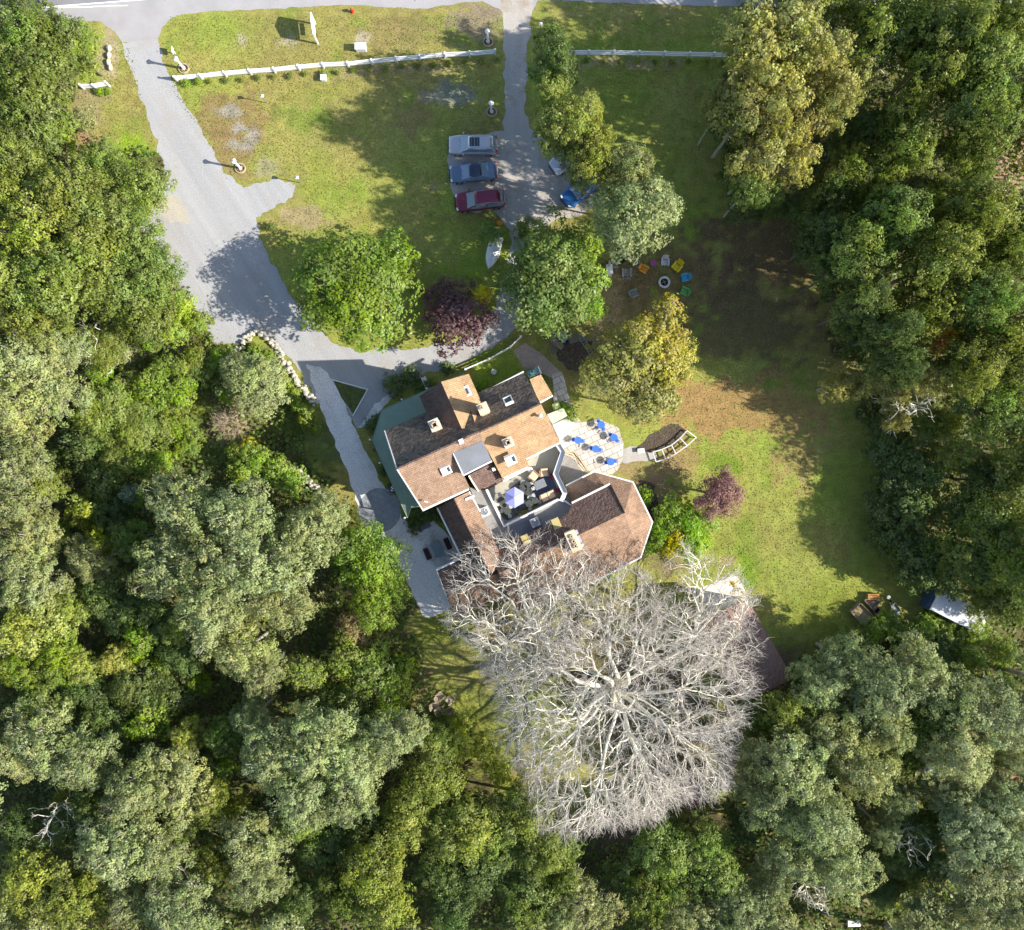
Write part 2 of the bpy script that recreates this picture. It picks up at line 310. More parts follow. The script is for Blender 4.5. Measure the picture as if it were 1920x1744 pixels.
SLATE = brickmat('slate_paving', (0.24, 0.26, 0.28), (0.29, 0.31, 0.33), (0.2, 0.21, 0.22), 1.0, 0.7, 0.5, 0.4, ms=0.02, bump=0.2)
FLAG = brickmat('pale_flagstone', (0.44, 0.4, 0.35), (0.58, 0.54, 0.48), (0.24, 0.21, 0.18), 1.0, 0.85, 0.6, rad(-24), ms=0.03, bump=0.3, var=.18)
BRK = brickmat('tan_brick_paving', (0.36, 0.28, 0.22), (0.45, 0.35, 0.28), (0.27, 0.22, 0.18), 1.0, 0.3, 0.15, rad(30), ms=0.02, bump=0.2)
sheet('street', [(-600,-400),(2500,-400),(2500,-6),(1500,-6),(1000,-12),(420,-12),(70,18),(-600,60)], 0.004, ROADM, 1)
sheet('road_apron', [(60,19),(100,14),(420,-11),(1000,-11),(1500,-5),(1900,0),(1900,12),(1365,12),(1280,10),(1010,0),(1000,20),(940,20),(905,2),(860,6),(800,16),(740,15),(690,11),(640,9),(500,17),(400,21),(345,26),(318,36),(304,52),(298,70),(270,76),(228,80),(214,58),(190,42),(150,38),(60,36)], 0.008, ASPH, 1.5)
sheet('edge_line', [(70,13.5),(420,-13.5),(420,-11.5),(70,16)], 0.012, WHITE, .2)
sheet('edge_line', [(110,13),(240,9.5),(240,11.5),(110,16)], 0.016, mat('dusty_paint', (.6,.57,.5), .9), .5)
sheet('gravel_drive', [(228,79),(298,69),(300,90),(310,130),(325,152),(345,190),(370,232),(400,280),(415,312),(440,344),(470,350),(515,337),(553,348),(552,368),(520,385),(478,410),(486,440),(506,480),(536,540),(568,580),(620,645),(680,658),(740,655),(800,650),(850,640),(900,615),(925,580),(935,545),(950,500),(960,450),(1010,440),(1000,500),(985,545),(975,580),(972,606),(955,628),(920,655),(880,675),(845,692),(800,700),(770,720),(735,745),(708,775),(692,800),(668,800),(650,770),(640,740),(600,760),(575,720),(548,672),(520,645),(480,622),(445,648),(400,640),(378,600),(356,560),(325,520),(292,470),(265,425),(264,395),(292,370),(310,320),(290,260),(265,195),(246,130),(232,98)], 0.006, GRAV, 5, 11)
sheet('sandy_patch', [(300,375),(330,368),(350,400),(352,425),(320,418),(298,400)], 0.011, SAND, 8, 31)
sheet('parking_gravel', [(938,-4),(1002,-4),(992,60),(988,140),(984,200),(992,240),(1015,262),(1060,285),(1110,320),(1125,380),(1080,405),(1045,412),(1015,440),(960,450),(945,415),(925,395),(860,398),(848,350),(838,300),(850,262),(900,256),(942,248),(946,200),(946,100)], 0.010, GRAV2, 4, 12)
sheet('shell_path', [(575,683),(602,688),(640,735),(652,775),(688,850),(716,905),(745,945),(752,970),(780,990),(815,975),(868,1040),(836,1070),(838,1108),(846,1128),(842,1148),(800,1158),(786,1140),(752,1070),(722,1015),(690,990),(672,950),(655,895),(632,840),(600,762)], 0.014, SHELL, 3, 13)
sheet('shell_path', [(668,800),(692,800),(715,768),(745,742),(735,735),(705,758)], 0.018, SHELL, 4, 14)
sheet('slate_circle', [(712 + 40 * math.cos(a * .35), 957 + 42 * math.sin(a * .35)) for a in range(18)], 0.018, SLATE, .6, 15)
sheet('brick_path', [(962,658),(985,642),(1020,668),(1055,700),(1040,712),(1018,700),(998,690),(985,695)], 0.010, BRK, .8, 16)
sheet('flagstone_patio', [(1036,702),(1054,697),(1064,735),(1078,775),(1090,792),(1125,787),(1160,803),(1169,830),(1168,862),(1158,882),(1148,890),(1110,886),(1062,860),(1045,825),(1030,790),(1040,765)], 0.012, FLAG, 1.2, 17)
sheet('gravel_path', [(1165,842),(1200,838),(1228,846),(1232,864),(1180,868),(1165,865)], 0.010, GRAV2, 3, 18)
sheet('mulch_bed', [(1190,845),(1215,815),(1245,799),(1275,797),(1288,806),(1262,836),(1225,848)], 0.016, MULCH, 3, 19)
sheet('mulch_bed', [(1195,905),(1222,900),(1240,960),(1236,1020),(1215,1045),(1190,1060),(1215,990)], 0.012, MULCH, 5, 20)
sheet('mulch_bed', [(1050,640),(1110,640),(1120,690),(1080,700),(1045,672)], 0.008, MULCH, 6, 21)
# ------------------------------------------------------------------ the house
UR = math.atan2(0.402, 0.916)          # ridge direction in world
def shingle(name, c1, c2, rz, bump, var=.12, bd=.12, bs=5.0): return brickmat(name, c1, c2, tuple(x * .72 for x in c1), 1.0, 0.32, 0.16, -rz, 0.9, 0.012, bump, var, .5, bd, bs)
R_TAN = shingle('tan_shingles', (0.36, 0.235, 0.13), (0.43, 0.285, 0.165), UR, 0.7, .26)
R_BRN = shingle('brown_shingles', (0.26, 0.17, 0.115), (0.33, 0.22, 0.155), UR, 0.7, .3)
R_DRK = shingle('shade_toned_shingles', (0.1, 0.085, 0.075), (0.22, 0.175, 0.14), UR, 1.0, .25, .3, 3.2)  # same shingles, the shaded side's darkness put into the colour
R_DK2 = shingle('shade_toned_brown_shingles', (0.14, 0.095, 0.08), (0.2, 0.135, 0.11), UR, 1.0, .2, .2, 4.0)  # brown shingles with shade painted in, for slopes turned from the sun
R_GRN = mat('green_porch_roofing', (0.19, 0.26, 0.2), 0.7, 0.12, 0.8, 12)
R_SAGE = mat('sage_deck_paint', (0.4, 0.44, 0.33), 0.7, 0.08, 1, 12)
R_GRY = mat('grey_roll_roofing', (0.26, 0.25, 0.235), 0.85, 0.16, 0.7, 10)
R_BLU = mat('slate_blue_membrane', (0.16, 0.17, 0.19), 0.6, 0.12, 0.9, 12)
DECKF = mat('olive_deck_floor', (0.38, 0.36, 0.29), 0.85, 0.1, 0.6, 14)
CREAM = mat('cream_stucco', (0.62, 0.5, 0.34), 0.85, 0.12, 2, 20)
SIDING = brickmat('white_clapboard', (0.62, 0.62, 0.6), (0.66, 0.66, 0.63), (0.4, 0.4, 0.4), 1.0, 3.0, 0.15, 0, 0.6, 0.01, 0.2, .05)
SKYL = mat('skylight_glass', (0.75, 0.78, 0.82), 0.15, 0.05, spec=0.8)
SHADE = mat('dark_blind', (0.05, 0.07, 0.08), 0.4, 0.1)
HL = Vector((0, 0, 0))
house = thing('house', 'large rambling inn with tan, brown and dark shingled roofs, chimneys and an open roof deck', 'house', HL)
def hp(*a): return P(*a)
def roof(name, pts, m, t=0.14, label=None):
    o = MB().slab([hp(*p) for p in pts], t).build(name, m, house)
    if label: o['label'] = label
    return o
def gable_walls(name, foot, h0, m=SIDING, z0=0.0):
    """walls: a prism from the ground under the eaves, corners given as pixel+height"""
    ps = [hp(*p) for p in foot]; c = sum(ps, Vector()) / len(ps)
    ps = [c + (p - c) * (1 - .32 / max(.5, (p - c).length)) for p in ps]
    return MB().prism([(p.x, p.y) for p in ps], z0, h0).build(name, m, house), ps
def gable_end(a, b, r, m=SIDING):
    a, b, r = hp(*a), hp(*b), hp(*r); c = (a + b) / 2; d = (b - a).normalized(); nrm = Vector((d.y, -d.x, 0))
    MB().slab([a + Vector((0, 0, -.12)), b + Vector((0, 0, -.12)), r + Vector((0, 0, -.15))], .01)
def onpl(px, py, pl):
    A, B, D = [hp(*q) for q in pl]; n = (B - A).cross(D - A); h = 7.0
    for _ in range(12):
        q = hp(px, py, h); h = A.z - (n.x * (q.x - A.x) + n.y * (q.y - A.y)) / n.z
    return (px, py, h)
# -- main (left) range
a=(744,879,11.3); b=(896,810,11.3); c_=(721,808,7.5); d_=(873,739,7.5); e_=(792,956,7.2); f_=(944,887,7.2)
roof('roof', [a,b,d_,c_], R_DRK, label='shingle slope with the darkness of its shaded side painted in')
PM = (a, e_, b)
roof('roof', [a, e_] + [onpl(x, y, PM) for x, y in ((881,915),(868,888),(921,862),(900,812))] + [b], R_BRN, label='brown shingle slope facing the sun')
def solid_gable(pts_eave_a, pts_eave_b, ra, rb, drop=.2, m=SIDING, name='wall', inset=.3, z0=0):
    """solid wall body under a gable: eave lines A and B, ridge line"""
    ea = [hp(*p) for p in pts_eave_a]; eb = [hp(*p) for p in pts_eave_b]; r0, r1 = hp(*ra), hp(*rb)
    u = (r1 - r0); u.z = 0; u.normalize()
    w = Vector((-u.y, u.x, 0))
    sgn = 1 if (ea[0] - r0).dot(w) > 0 else -1
    vs = []
    for k, (A, B, R) in enumerate(((ea[0], eb[0], r0), (ea[1], eb[1], r1))):
        s = inset if k == 0 else -inset
        A2 = A + u * s - w * sgn * inset; B2 = B + u * s + w * sgn * inset; R2 = R + u * s
        dz = drop
        slA = (R.z - A.z) / max(.1, abs((R - A).dot(w))); slB = (R.z - B.z) / max(.1, abs((R - B).dot(w)))
        vs += [(A2.x, A2.y, z0), (A2.x, A2.y, A.z + slA * inset - dz), (R2.x, R2.y, R.z - dz), (B2.x, B2.y, B.z + slB * inset - dz), (B2.x, B2.y, z0)]
    fs = [(0, 1, 2, 3, 4), (9, 8, 7, 6, 5)] + [(i, 5 + i, 5 + (i + 1) % 5, (i + 1) % 5) for i in range(5)]
    mb = MB(); mb.add(vs, fs); o = mb.build(name, m, house)
    bm = bmesh.new(); bm.from_mesh(o.data); bmesh.ops.recalc_face_normals(bm, faces=bm.faces); bm.to_mesh(o.data); bm.free()
    return o
solid_gable((c_, (809,768,7.5)), (e_, (880,916,7.2)), a, (841,836,11.3))
solid_gable(((790,777,7.5), d_), ((862,889,9.0), (918,862,9.0)), (838,837,11.3), b)
# rear cross gable
g=(827,716,10.7); g2=(866,804,10.7); i_=(879,701,7.8); k_=(786,743,7.5); i2=(918,789,7.8); k2=(825,831,7.5)
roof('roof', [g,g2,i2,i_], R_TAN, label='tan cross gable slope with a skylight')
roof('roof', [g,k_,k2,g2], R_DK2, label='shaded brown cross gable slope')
solid_gable((k_, k2), (i_, i2), g, g2)
# -- right range
ra=(897,811,10.2); rb=(1014,757,10.2)
roof('roof', [ra,rb,(982,697,7),(865,751,7)], R_DRK, label='shade-toned shingle slope with a small skylight on the right range')
roof('roof', [ra] + [onpl(x, y, (ra, rb, (1050,829,6.1))) for x, y in ((944,901),(992,876),(987,860),(1050,829))] + [rb], R_TAN, label='wide tan shingle slope')
solid_gable(((865,751,7),(982,697,7)), ((938,872,6.4),(1050,829,6.1)), ra, rb)
# lower end of the right range (wing toward the deck)
wps = [hp(*p) for p in ((915,835,6),(944,901,5.3),(992,877,5.3),(981,846,6))]
ctr = sum(wps, Vector()) / 4; wps2 = [ctr + (p - ctr) * .93 for p in wps]
MB().prism([(p.x, p.y) for p in wps2], 0, 5.25).build('wall', SIDING, house)
# dark lower roof beside it
roof('roof', [(879,891,6.0),(922,868,6.0),(944,902,3.9),(900,926,3.9)], R_DK2, label='shade-toned low roof in the nook beside the deck')
roof('fascia', [(878,893,6.05),(880,891,6.05),(902,926,3.95),(899,927,3.95)], TRIM, .2)
# shed dormer
dz = [(850,850,10.55),(904,827,10.55),(922,863,9.9),(869,890,9.9)]
roof('dormer', dz, R_BLU, .12, 'flat slate blue dormer roof')
q = [hp(x, y, 0 + h) for x, y, h in dz]; cc = sum(q, Vector()) / 4; q2 = [cc + (p - cc) * .97 for p in q]
MB().prism([(p.x, p.y) for p in q2], 6.0, 9.78).build('wall', SIDING, house)
roof('fascia', [(868,890.5,9.96),(922,863.5,9.96),(923,866,9.96),(869,893,9.96)], WHITE, .25)
roof('fascia', [(848.5,850,10.6),(850.5,850,10.6),(869.5,890,9.95),(867.5,891,9.95)], TRIM, .2)
# -- west wing, gable running the other way
wa=(852,935,7.0); wb=(920,1076,7.0)
roof('roof', [wa,wb,(868,1050,4.6),(820,952,4.6)], R_DK2, label='shade-toned brown slope of the west wing')
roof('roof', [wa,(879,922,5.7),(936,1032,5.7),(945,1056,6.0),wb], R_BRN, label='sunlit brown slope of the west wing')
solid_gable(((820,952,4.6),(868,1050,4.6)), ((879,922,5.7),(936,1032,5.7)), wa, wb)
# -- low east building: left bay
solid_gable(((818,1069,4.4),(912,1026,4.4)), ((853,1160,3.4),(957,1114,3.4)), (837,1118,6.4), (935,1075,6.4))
roof('roof', [(837,1118,6.4),(935,1075,6.4),(912,1026,4.4),(818,1069,4.4)], R_DK2, label='shade-toned hip slope of the low garden wing')
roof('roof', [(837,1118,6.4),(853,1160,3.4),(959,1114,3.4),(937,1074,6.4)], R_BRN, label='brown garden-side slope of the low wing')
# -- low east building: main bay with many-sided end
Q1=(1144,908,5.1); Q2=(1171,962,7.0); RB=(935,1075,7.0)
PQ = (RB, Q2, Q1)
roof('roof', [RB,Q2,Q1] + [onpl(x, y, PQ) for x, y in ((1072,944),(1067,960),(1045,977),(1012,990),(968,1011),(934,1027),(922,1050))], R_DK2, label='shade-toned brown slope behind the roof deck')
roof('roof', [RB,(968,1146,3.4),(1117,1088,3.3),(1200,1044,3.3),Q2], R_BRN, label='broad brown slope facing the garden')
AP=(1171,962,6.92)
for p0, p1 in (((1200,1044,3.3),(1222,979,3.3)), ((1222,979,3.3),(1186,905,3.3)), ((1186,905,3.3),(1114,885,3.3)), ((1114,885,3.3),(1061,911,3.3)), ((1061,911,3.3),(1070,950,3.3))):
    roof('roof', [AP,p0,p1], R_BRN)
foot = [(968,1146,3),(1117,1088,3),(1200,1044,3),(1222,979,3),(1186,905,3),(1114,885,3),(1061,911,3),(1060,945,3),(920,1010,3)]
ps = [hp(*p) for p in foot]; cc = sum(ps, Vector()) / len(ps); ps = [cc + (p - cc) * .955 for p in ps]
MB().prism([(p.x, p.y) for p in ps], 0, 3.05).build('wall', SIDING, house)
u = (hp(*Q2) - hp(*RB)).normalized()
ins = [hp(*p) for p in ((1142,911,4.8),(1168,962,4.8),(960,1058,4.8),(955,1022,4.8),(1060,972,4.8),(1078,945,4.8))]
MB().prism([(p.x, p.y) for p in ins], 3.0, 4.85).build('wall', SIDING, house)
q1, q2 = hp(1143,910,4.8), hp(1168.5,962,4.8)
MB().add([q1, q2, q2 + Vector((0, 0, 2.0)), q1 + Vector((0, 0, .15))], [(0, 1, 2, 3), (3, 2, 1, 0)]).build('gable_wall', SIDING, house)
def gutter(pts, w=.11, m=WHITE, name='gutter', n=5):
    mb = MB(); mb.tube([hp(*p) for p in pts], [w] * len(pts), n); return mb.build(name, m, house)
gutter([(1061,911,3.3),(1114,884,3.3),(1186.5,904,3.3),(1223,979,3.3),(1201,1045,3.3),(1117,1089,3.3),(968,1147,3.3)], .09)
gutter([(1072,943,5.15),(1144,907,5.15)], .1, name='fascia'); gutter([(1144,907,5.15),(1171.5,962,7.05)], .05, MULCH, 'fascia')
gutter([(792,957,7.2),(879,917,7.2)], .1); gutter([(744,880,11.35),(793,957,7.25)], .06, TRIM); gutter([(721,808,7.55),(744,879,11.35)], .07, TRIM)
gutter([(904,737,7),(982,697,7)], .09); PR = (ra, rb, (1050,829,6.1)); gutter([onpl(944,902,PR), onpl(993,877,PR)], .09); gutter([onpl(987,861,PR), onpl(1050,830,PR)], .09)
gutter([(820,952,4.65),(866,1046,4.65)], .1); gutter([(866,1046,4.6),(818,1069,4.45)], .1); gutter([(818,1069,4.45),(837,1118,6.45)], .05, TRIM)
gutter([(879,922,5.75),(900,960,5.75)], .09, TRIM); gutter([(888,930,5.8),(872,937,6.4)], .12, WHITE, 'vent_pipe', 4)
gutter([(744,879,11.38),(896,810,11.38)], .09, R_DK2, 'ridge_cap'); gutter([(897,811,10.28),(1014,757,10.28)], .08, R_DK2, 'ridge_cap'); gutter([(852,935,7.05),(918,1072,7.05)], .08, R_BRN, 'ridge_cap')
# -- flat grey roof round the deck, and the deck
roof('flat_roof', [(880,914,4.25),(912,920,4.25),(945,988,4.25),(1047,938,4.25),(1060,941,4.25),(1072,950,4.25),(1069,957,4.25),(1056,990,4.25),(1000,1010,4.25),(933,1040,4.25)], R_GRY, .3, 'grey roll roofing round the deck')
dark = [(955,990,4.3),(1007,966,4.3),(1024,1000,4.3),(972,1020,4.3)]
roof('flat_roof', dark, R_BLU, .04, 'flat roof behind the deck parapet, its shade painted dark blue')  # dark tone painted in for the shade the parapet throws here
deck = [(905,905,3.4),(950,890,3.4),(1045,826,3.4),(1050,840,3.4),(1038,890,3.4),(1054,930,3.4),(945,985,3.4)]
roof('deck_floor', deck, DECKF, .25, 'olive painted roof deck floor')
dp = [hp(*p) for p in deck]; cc = sum(dp, Vector()) / len(dp)
MB().prism([(cc + (p - cc) * .99)[:2] for p in dp], 0, 3.14).build('wall', SIDING, house)
def parapet(pts, w, z0, z1, m=WHITE, name='parapet'):
    ps = [hp(x, y, z1) for x, y in pts]; L = []; Rr = []
    for i, p in enumerate(ps):
        d = (ps[min(i + 1, len(ps) - 1)] - ps[max(i - 1, 0)]).normalized(); nrm = Vector((-d.y, d.x, 0)) * w / 2
        L.append(p + nrm); Rr.append(p - nrm)
    return MB().prism([(p.x, p.y) for p in L + Rr[::-1]], z0, z1).build(name, m, house)
parapet([(1046,834),(1055,849),(1041,889),(1059,925),(1053,940)], .42, 0.02, 4.65)
parapet([(912,918),(945,987),(1047,937)], .2, 3.3, 4.62); parapet([(915,919.5),(946.5,983.5),(1046,934.5)], .07, 3.3, 4.4, TRIM, 'inner_rail')
parapet([(1047,937),(1060,940),(1073,949),(1069,956)], .16, 3.3, 4.62)
parapet([(1050.5,833),(1060,848),(1046.5,889),(1064,925)], .05, 4.66, 4.9, GREYM, 'hand_rail')
# -- porch roof in green round the left corner
po = [(698,826,3.5),(716,769,3.5),(870,700,3.5)]
roof('porch_roof', [(764,971,3.5),(698,826,3.5),(748,818,4.3),(803,948,4.3),(771,952,4.0)], R_GRN, label='green porch roof along the left side')
roof('porch_roof', [(698,826,3.5),(716,769,3.5),(760,806,4.3),(748,818,4.3)], R_GRN)
roof('porch_roof', [(716,769,3.5),(870,700,3.5),(890,745,4.3),(760,806,4.3)], R_GRN, label='green porch roof along the front')
for (x, y) in ((702,826),(718,773),(765,968),(720,868),(742,918),(760,753),(805,733)): MB().cyl(hp(x, y, 0).xyz, .08, 3.4, 8).build('porch_post', WHITE, house)
gutter([(764,971,3.5),(698,826,3.5),(716,769,3.5),(826,720,3.5)], .05, R_GRN)
# -- annexes on the right
roof('roof', [(993,711,4.9),(1014,702,4.9),(1036,740,4.2),(1011,754,4.2)], R_TAN, label='small tan annex roof')
MB().prism([hp(*p)[:2] for p in ((996,714,4),(1012,706,4),(1033,740,4),(1012,751,4))], 0, 4.1).build('wall', WHITE, house)
roof('fascia', [(1011,754,4.26),(1036,740.5,4.26),(1037,743,4.26),(1012,757,4.26)], WHITE, .5)
roof('annex_roof', [(1026,777,2.7),(1056,765,2.7),(1064,780,2.6),(1036,795,2.6)], R_SAGE, .12, 'sage green lean-to roof')
MB().prism([hp(*p)[:2] for p in ((1024,779,2),(1054,767,2),(1061,779,2),(1036,792,2))], 0, 2.5).build('wall', SIDING, house)
roof('porch_floor', [(1036,797,.35),(1068,782,.35),(1084,800,.35),(1050,826,.35)], mat('pale_sage_floor', (.55,.57,.47), .8, .08), .3, 'pale sage landing')
roof('hatch_roof', [(986,697,1.6),(1008,688,1.6),(1013,700,1.3),(993,709,1.3)], mat('teal_glass', (.09,.2,.2), .12, .3, 1, 8, spec=.8), .1, 'teal glazed hatch')
MB().prism([hp(*p)[:2] for p in ((987,698,1),(1007,690,1),(1011,700,1),(993,708,1))], 0, 1.2).build('wall', WHITE, house)
roof('fascia', [(1008,686,1.7),(1010,686,1.7),(1016,700,1.4),(1013,701,1.4)], WHITE, .2)
# wooden side deck with curved steps
BOARD = brickmat('grey_deck_boards', (0.27, 0.25, 0.235), (0.32, 0.3, 0.28), (0.12, 0.11, 0.1), 1.0, 4.0, 0.14, rad(-60), .8, .02, .3)
MB().prism([hp(*p)[:2] for p in ((1056,852,.4),(1046,888,.4),(1062,924,.4),(1110,892,.4),(1080,868,.4),(1070,855,.4))], 0, .42).build('side_deck', BOARD, house)
for i, k in enumerate((0, 4, 8)): MB().tube([hp(*p) for p in ((1058,851-k*.8,.36-.1*i),(1072+k*.7,856-k,.36-.1*i),(1084+k,872-k*.6,.36-.1*i),(1094+k,884-k*.2,.36-.1*i))], [.1] * 4, 4).build('step', PALEW, house)
# -- chimneys
def chimney(px, py, h, w, l, z0, m, flues, rz=UR, cap=True, label=None):
    c = hp(px, py, h); mb = MB().box((c.x, c.y, (z0 + h) / 2), (w, l, h - z0), rz)
    if cap: mb.box((c.x, c.y, h + .003), (w + .16, l + .16, .14), rz)
    ch = mb.build('chimney', m, house, bevel=.02)
    if label: ch['label'] = label
    R = Matrix.Rotation(rz, 3, 'Z')
    for fx, fy, fw in flues:
        p = R @ Vector((fx, fy, 0)) + Vector((c.x, c.y, h + .07)); fb = MB()
        for sx, sy, dx, dy in ((1, 0, .05, fw), (-1, 0, .05, fw), (0, 1, fw, .05), (0, -1, fw, .05)):
            fb.box((R @ Vector((sx * fw / 2, sy * fw / 2, 0))) + p + Vector((0, 0, .08)), (dx + .05, dy + .05, .2), rz)
        fl = fb.build('flue', PALEW, ch); MB().box(p + Vector((0, 0, .02)), (fw, fw, .02), rz).build('flue_opening', SOIL, ch)
    return ch
BRICK = brickmat('chimney_brick', (.5,.36,.25), (.56,.42,.3), (.6,.55,.48), 1, .25, .08, 0, .9, .02, .3)
chimney(815,797,12.2,.75,.85,8.0,BRICK,[(0,0,.42)],label='square tan brick chimney on the dark slope')
chimney(906,766,12.6,.75,.8,8.0,CREAM,[(-.12,.12,.2)],label='cream chimney between the two ranges')
chimney(953,830,10.4,.75,.75,7.0,BRICK,[(0,0,.38)],label='square chimney with dark flue on the tan slope')
chimney(1075,1015,8.7,.8,1.75,4.0,CREAM,[(-.0,-.45,.26),(0,-.0,.26),(0,.45,.22)],label='wide cream chimney with three flues')
roof('flashing', [(1058,1004,6.95),(1082,993,6.95),(1092,1016,6.9),(1066,1034,6.9)], mat('lead_flashing', (.3,.33,.42), .5, .1), .05)
MB().slab([hp(*p) for p in ((1076,1030,7.0),(1094,1019,6.7),(1093,1025,6.3),(1073,1037,6.5))], .08).build('flashing', WHITE, house)
# skylights
def skylight(px, py, h, w, l, rz, tiltv, blind=True, dark=False):
    c = hp(px, py, h); n = tiltv.normalized(); q = n.to_track_quat('Z', 'Y').to_matrix()
    ru = Vector((math.cos(UR), math.sin(UR), 0)); yv = n.cross(ru).normalized(); M = Matrix((ru, yv, n)).transposed()
    def bx(x, y, z, sx, sy, sz, mb):
        vs = [c + M @ Vector((x + a * sx / 2, y + b * sy / 2, z + d * sz / 2)) for d in (-1, 1) for a, b in ((-1, -1), (1, -1), (1, 1), (-1, 1))]
        mb.add(vs, [(3, 2, 1, 0), (4, 5, 6, 7), (0, 1, 5, 4), (1, 2, 6, 5), (2, 3, 7, 6), (3, 0, 4, 7)])
    fr = MB(); t = .09
    bx(-w / 2, 0, 0, t, l, .3, fr); bx(w / 2, 0, 0, t, l, .3, fr); bx(0, -l / 2, 0, w + t, t, .31, fr); bx(0, l / 2, 0, w + t, t, .31, fr)
    s = fr.build('skylight', WHITE, house); g = MB(); bx(0, 0, .05, w - t, l - t, .04, g); g.build('pane', SHADE if dark else SKYL, s)
    if blind and not dark: b = MB(); bx(w * .27, 0, .09, w * .22, l * .62, .03, b); b.build('blind', SHADE, s)
def nrm(p0, p1, p2):
    n = (hp(*p1) - hp(*p0)).cross(hp(*p2) - hp(*p0)); n.normalize(); return n if n.z > 0 else -n
NL = nrm(a, b, e_); ND = nrm(a, b, c_); NR = nrm(ra, rb, (1050,829,6.1)); NX = nrm(g, g2, i_)
skylight(836,881,9.3+.35,.8,.85,0,NL); skylight(870,736,8.75,.85,.85,0,nrm(g,g2,i_)); skylight(957.5,861.5,7.6,.9,1.0,0,nrm(ra,rb,(944,901,5.6)))
skylight(953,751,9.2,.7,.75,0,nrm(ra,rb,(982,697,7)),dark=True)
# vents, antennas, roof hatches, air units
c = hp(1013,780,9.7); MB().lathe(c - Vector((0,0,.7)), [(.1,0),(.1,.9),(.2,.95),(.18,1.15),(.02,1.2)], 12).build('vent_pipe', WHITE, house, smooth=True)
c = hp(865,828,11.3); MB().box(c, (.32,.34,.25), UR).box(c+Vector((0,0,.16)), (.4,.42,.06), UR).build('roof_vent', WHITE, house)
c = hp(926,880,5.9); MB().box(c, (.3,.3,.3), UR).build('roof_vent', WHITE, house)
c = hp(795,939,8.2); MB().tube([c, c + Vector((.1,-.05,.35)), c + Vector((.35,-.1,.4))], [.08]*3, 8).build('vent_pipe', WHITE, house)
for x, y in ((986,1013), (1043,982)):
    c = hp(x, y, 6.0 if x < 1000 else 5.95); MB().box(c, (.62,.95,.3), UR).box(c + Vector((0,0,.16)), (.72,1.05,.07), UR).build('roof_hatch', mat('yellow_acrylic', (.42,.35,.15), .4, .1), house, bevel=.03)
def ac(px, py, h):
    t = thing('air_conditioner', 'white square air conditioning unit with round fan on the grey flat roof' if px < 950 else 'grey air conditioning unit by the bare branches on the dark flat roof', 'air conditioner', P(px, py, h), UR)
    MB().box((0,0,.35), (.82,.82,.7)).build('casing', WHITE if px < 950 else TRIM, t, bevel=.04)
    MB().lathe((0,0,.7), [(.33,0),(.33,.05),(.27,.05),(.27,.02)], 24).build('fan_ring', GREYM, t)
    f = MB()
    for k in range(5): f.box((.13*math.cos(k*1.257), .13*math.sin(k*1.257), .735), (.24,.1,.015), k*1.257, ('X', .3))
    f.cyl((0,0,.72), .06, .05, 10); f.build('fan', GREYM, t)
ac(909,959,4.26); ac(1003,979,4.32)
# long gutter-like white rail at the garden edge of the low wing
# windows on the walls
def windows(p0, p1, z, n, h=1.3, w=.9):
    A, B = hp(*p0), hp(*p1); A.z = B.z = z; d = (B - A); Ln = d.length; d.normalize(); rz = math.atan2(d.y, d.x)
    for i in range(n):
        c = A + d * Ln * (i + .5) / n
        f = MB().box(c, (w + .16, .1, h + .16), rz).build('window', WHITE, house); MB().box(c, (w, .13, h), rz).build('pane', GLASS, f)
gw = lambda x, y, h, dx=0, dy=0: (x + dx, y + dy, h)
windows((799,951,0+1.6),(873,915,1.6),5.4,4); windows((1123,1079,1.5),(1195,1041,1.5),1.6,4,1.6,1.2); windows((1197,1040,1.5),(1217,981,1.5),1.6,3,1.6,1.2); windows((1216,977,1.5),(1183,910,1.5),1.6,3,1.6,1.2)
# ------------------------------------------------------------------ fences, signs, lamp posts
def fence(label, pts, h=1.3, rails=3, group=None):
    p0 = P(*pts[0], h); t = thing('fence', label, 'fence', (p0.x, p0.y, 0), 0, group); off = Vector((p0.x, p0.y, 0))
    ps = [P(x, y, h) for x, y in pts]
    for p in ps:
        MB().box((p.x, p.y, h / 2), (.15, .15, h + .1)).add([(p.x-.1,p.y-.1,h+.05),(p.x+.1,p.y-.1,h+.05),(p.x+.1,p.y+.1,h+.05),(p.x-.1,p.y+.1,h+.05),(p.x,p.y,h+.15)], [(0,1,4),(1,2,4),(2,3,4),(3,0,4),(3,2,1,0)]).build('post', WHITE, t, off)
    for a, b in zip(ps[:-1], ps[1:]):
        d = b - a; rz = math.atan2(d.y, d.x); mid = (a + b) / 2; mb = MB()
        for k in range(rails):
            z = h - .12 - k * .37; mb.box((mid.x, mid.y, z), (d.length - .14, .07, .2), rz)
        mb.build('rail', WHITE, t, off)
    return t
fence('long white three-rail fence across the front lawn, from the gravel drive to the narrow drive', [(325,143),(372,139),(418,134),(465,130),(511,127),(557,122),(603,118),(650,116),(695,111.5),(741,107),(786,103),(833,99),(880,97),(928,93)])
fence('white rail fence on the right of the narrow drive, running behind the tree', [(1062,95),(1105,95),(1152,95),(1199,96),(1247,97),(1294,98),(1340,99),(1387,101)])
fence('short white fence stub beside two small bushes left of the gravel drive', [(148,158),(172,158),(196,153)])
fence('narrow white garden fence between the curved drive and the house lawn', [(872,692),(916,673),(957,650),(976,631)], 1.1)
fence('short stretch of white fence under the green tree above the brick path', [(986,620),(1001,595)], 1.1)
fence('white rail by the garden under the bare tree below the low wing', [(898,1164),(941,1148),(962,1130)], 1.0, 2)
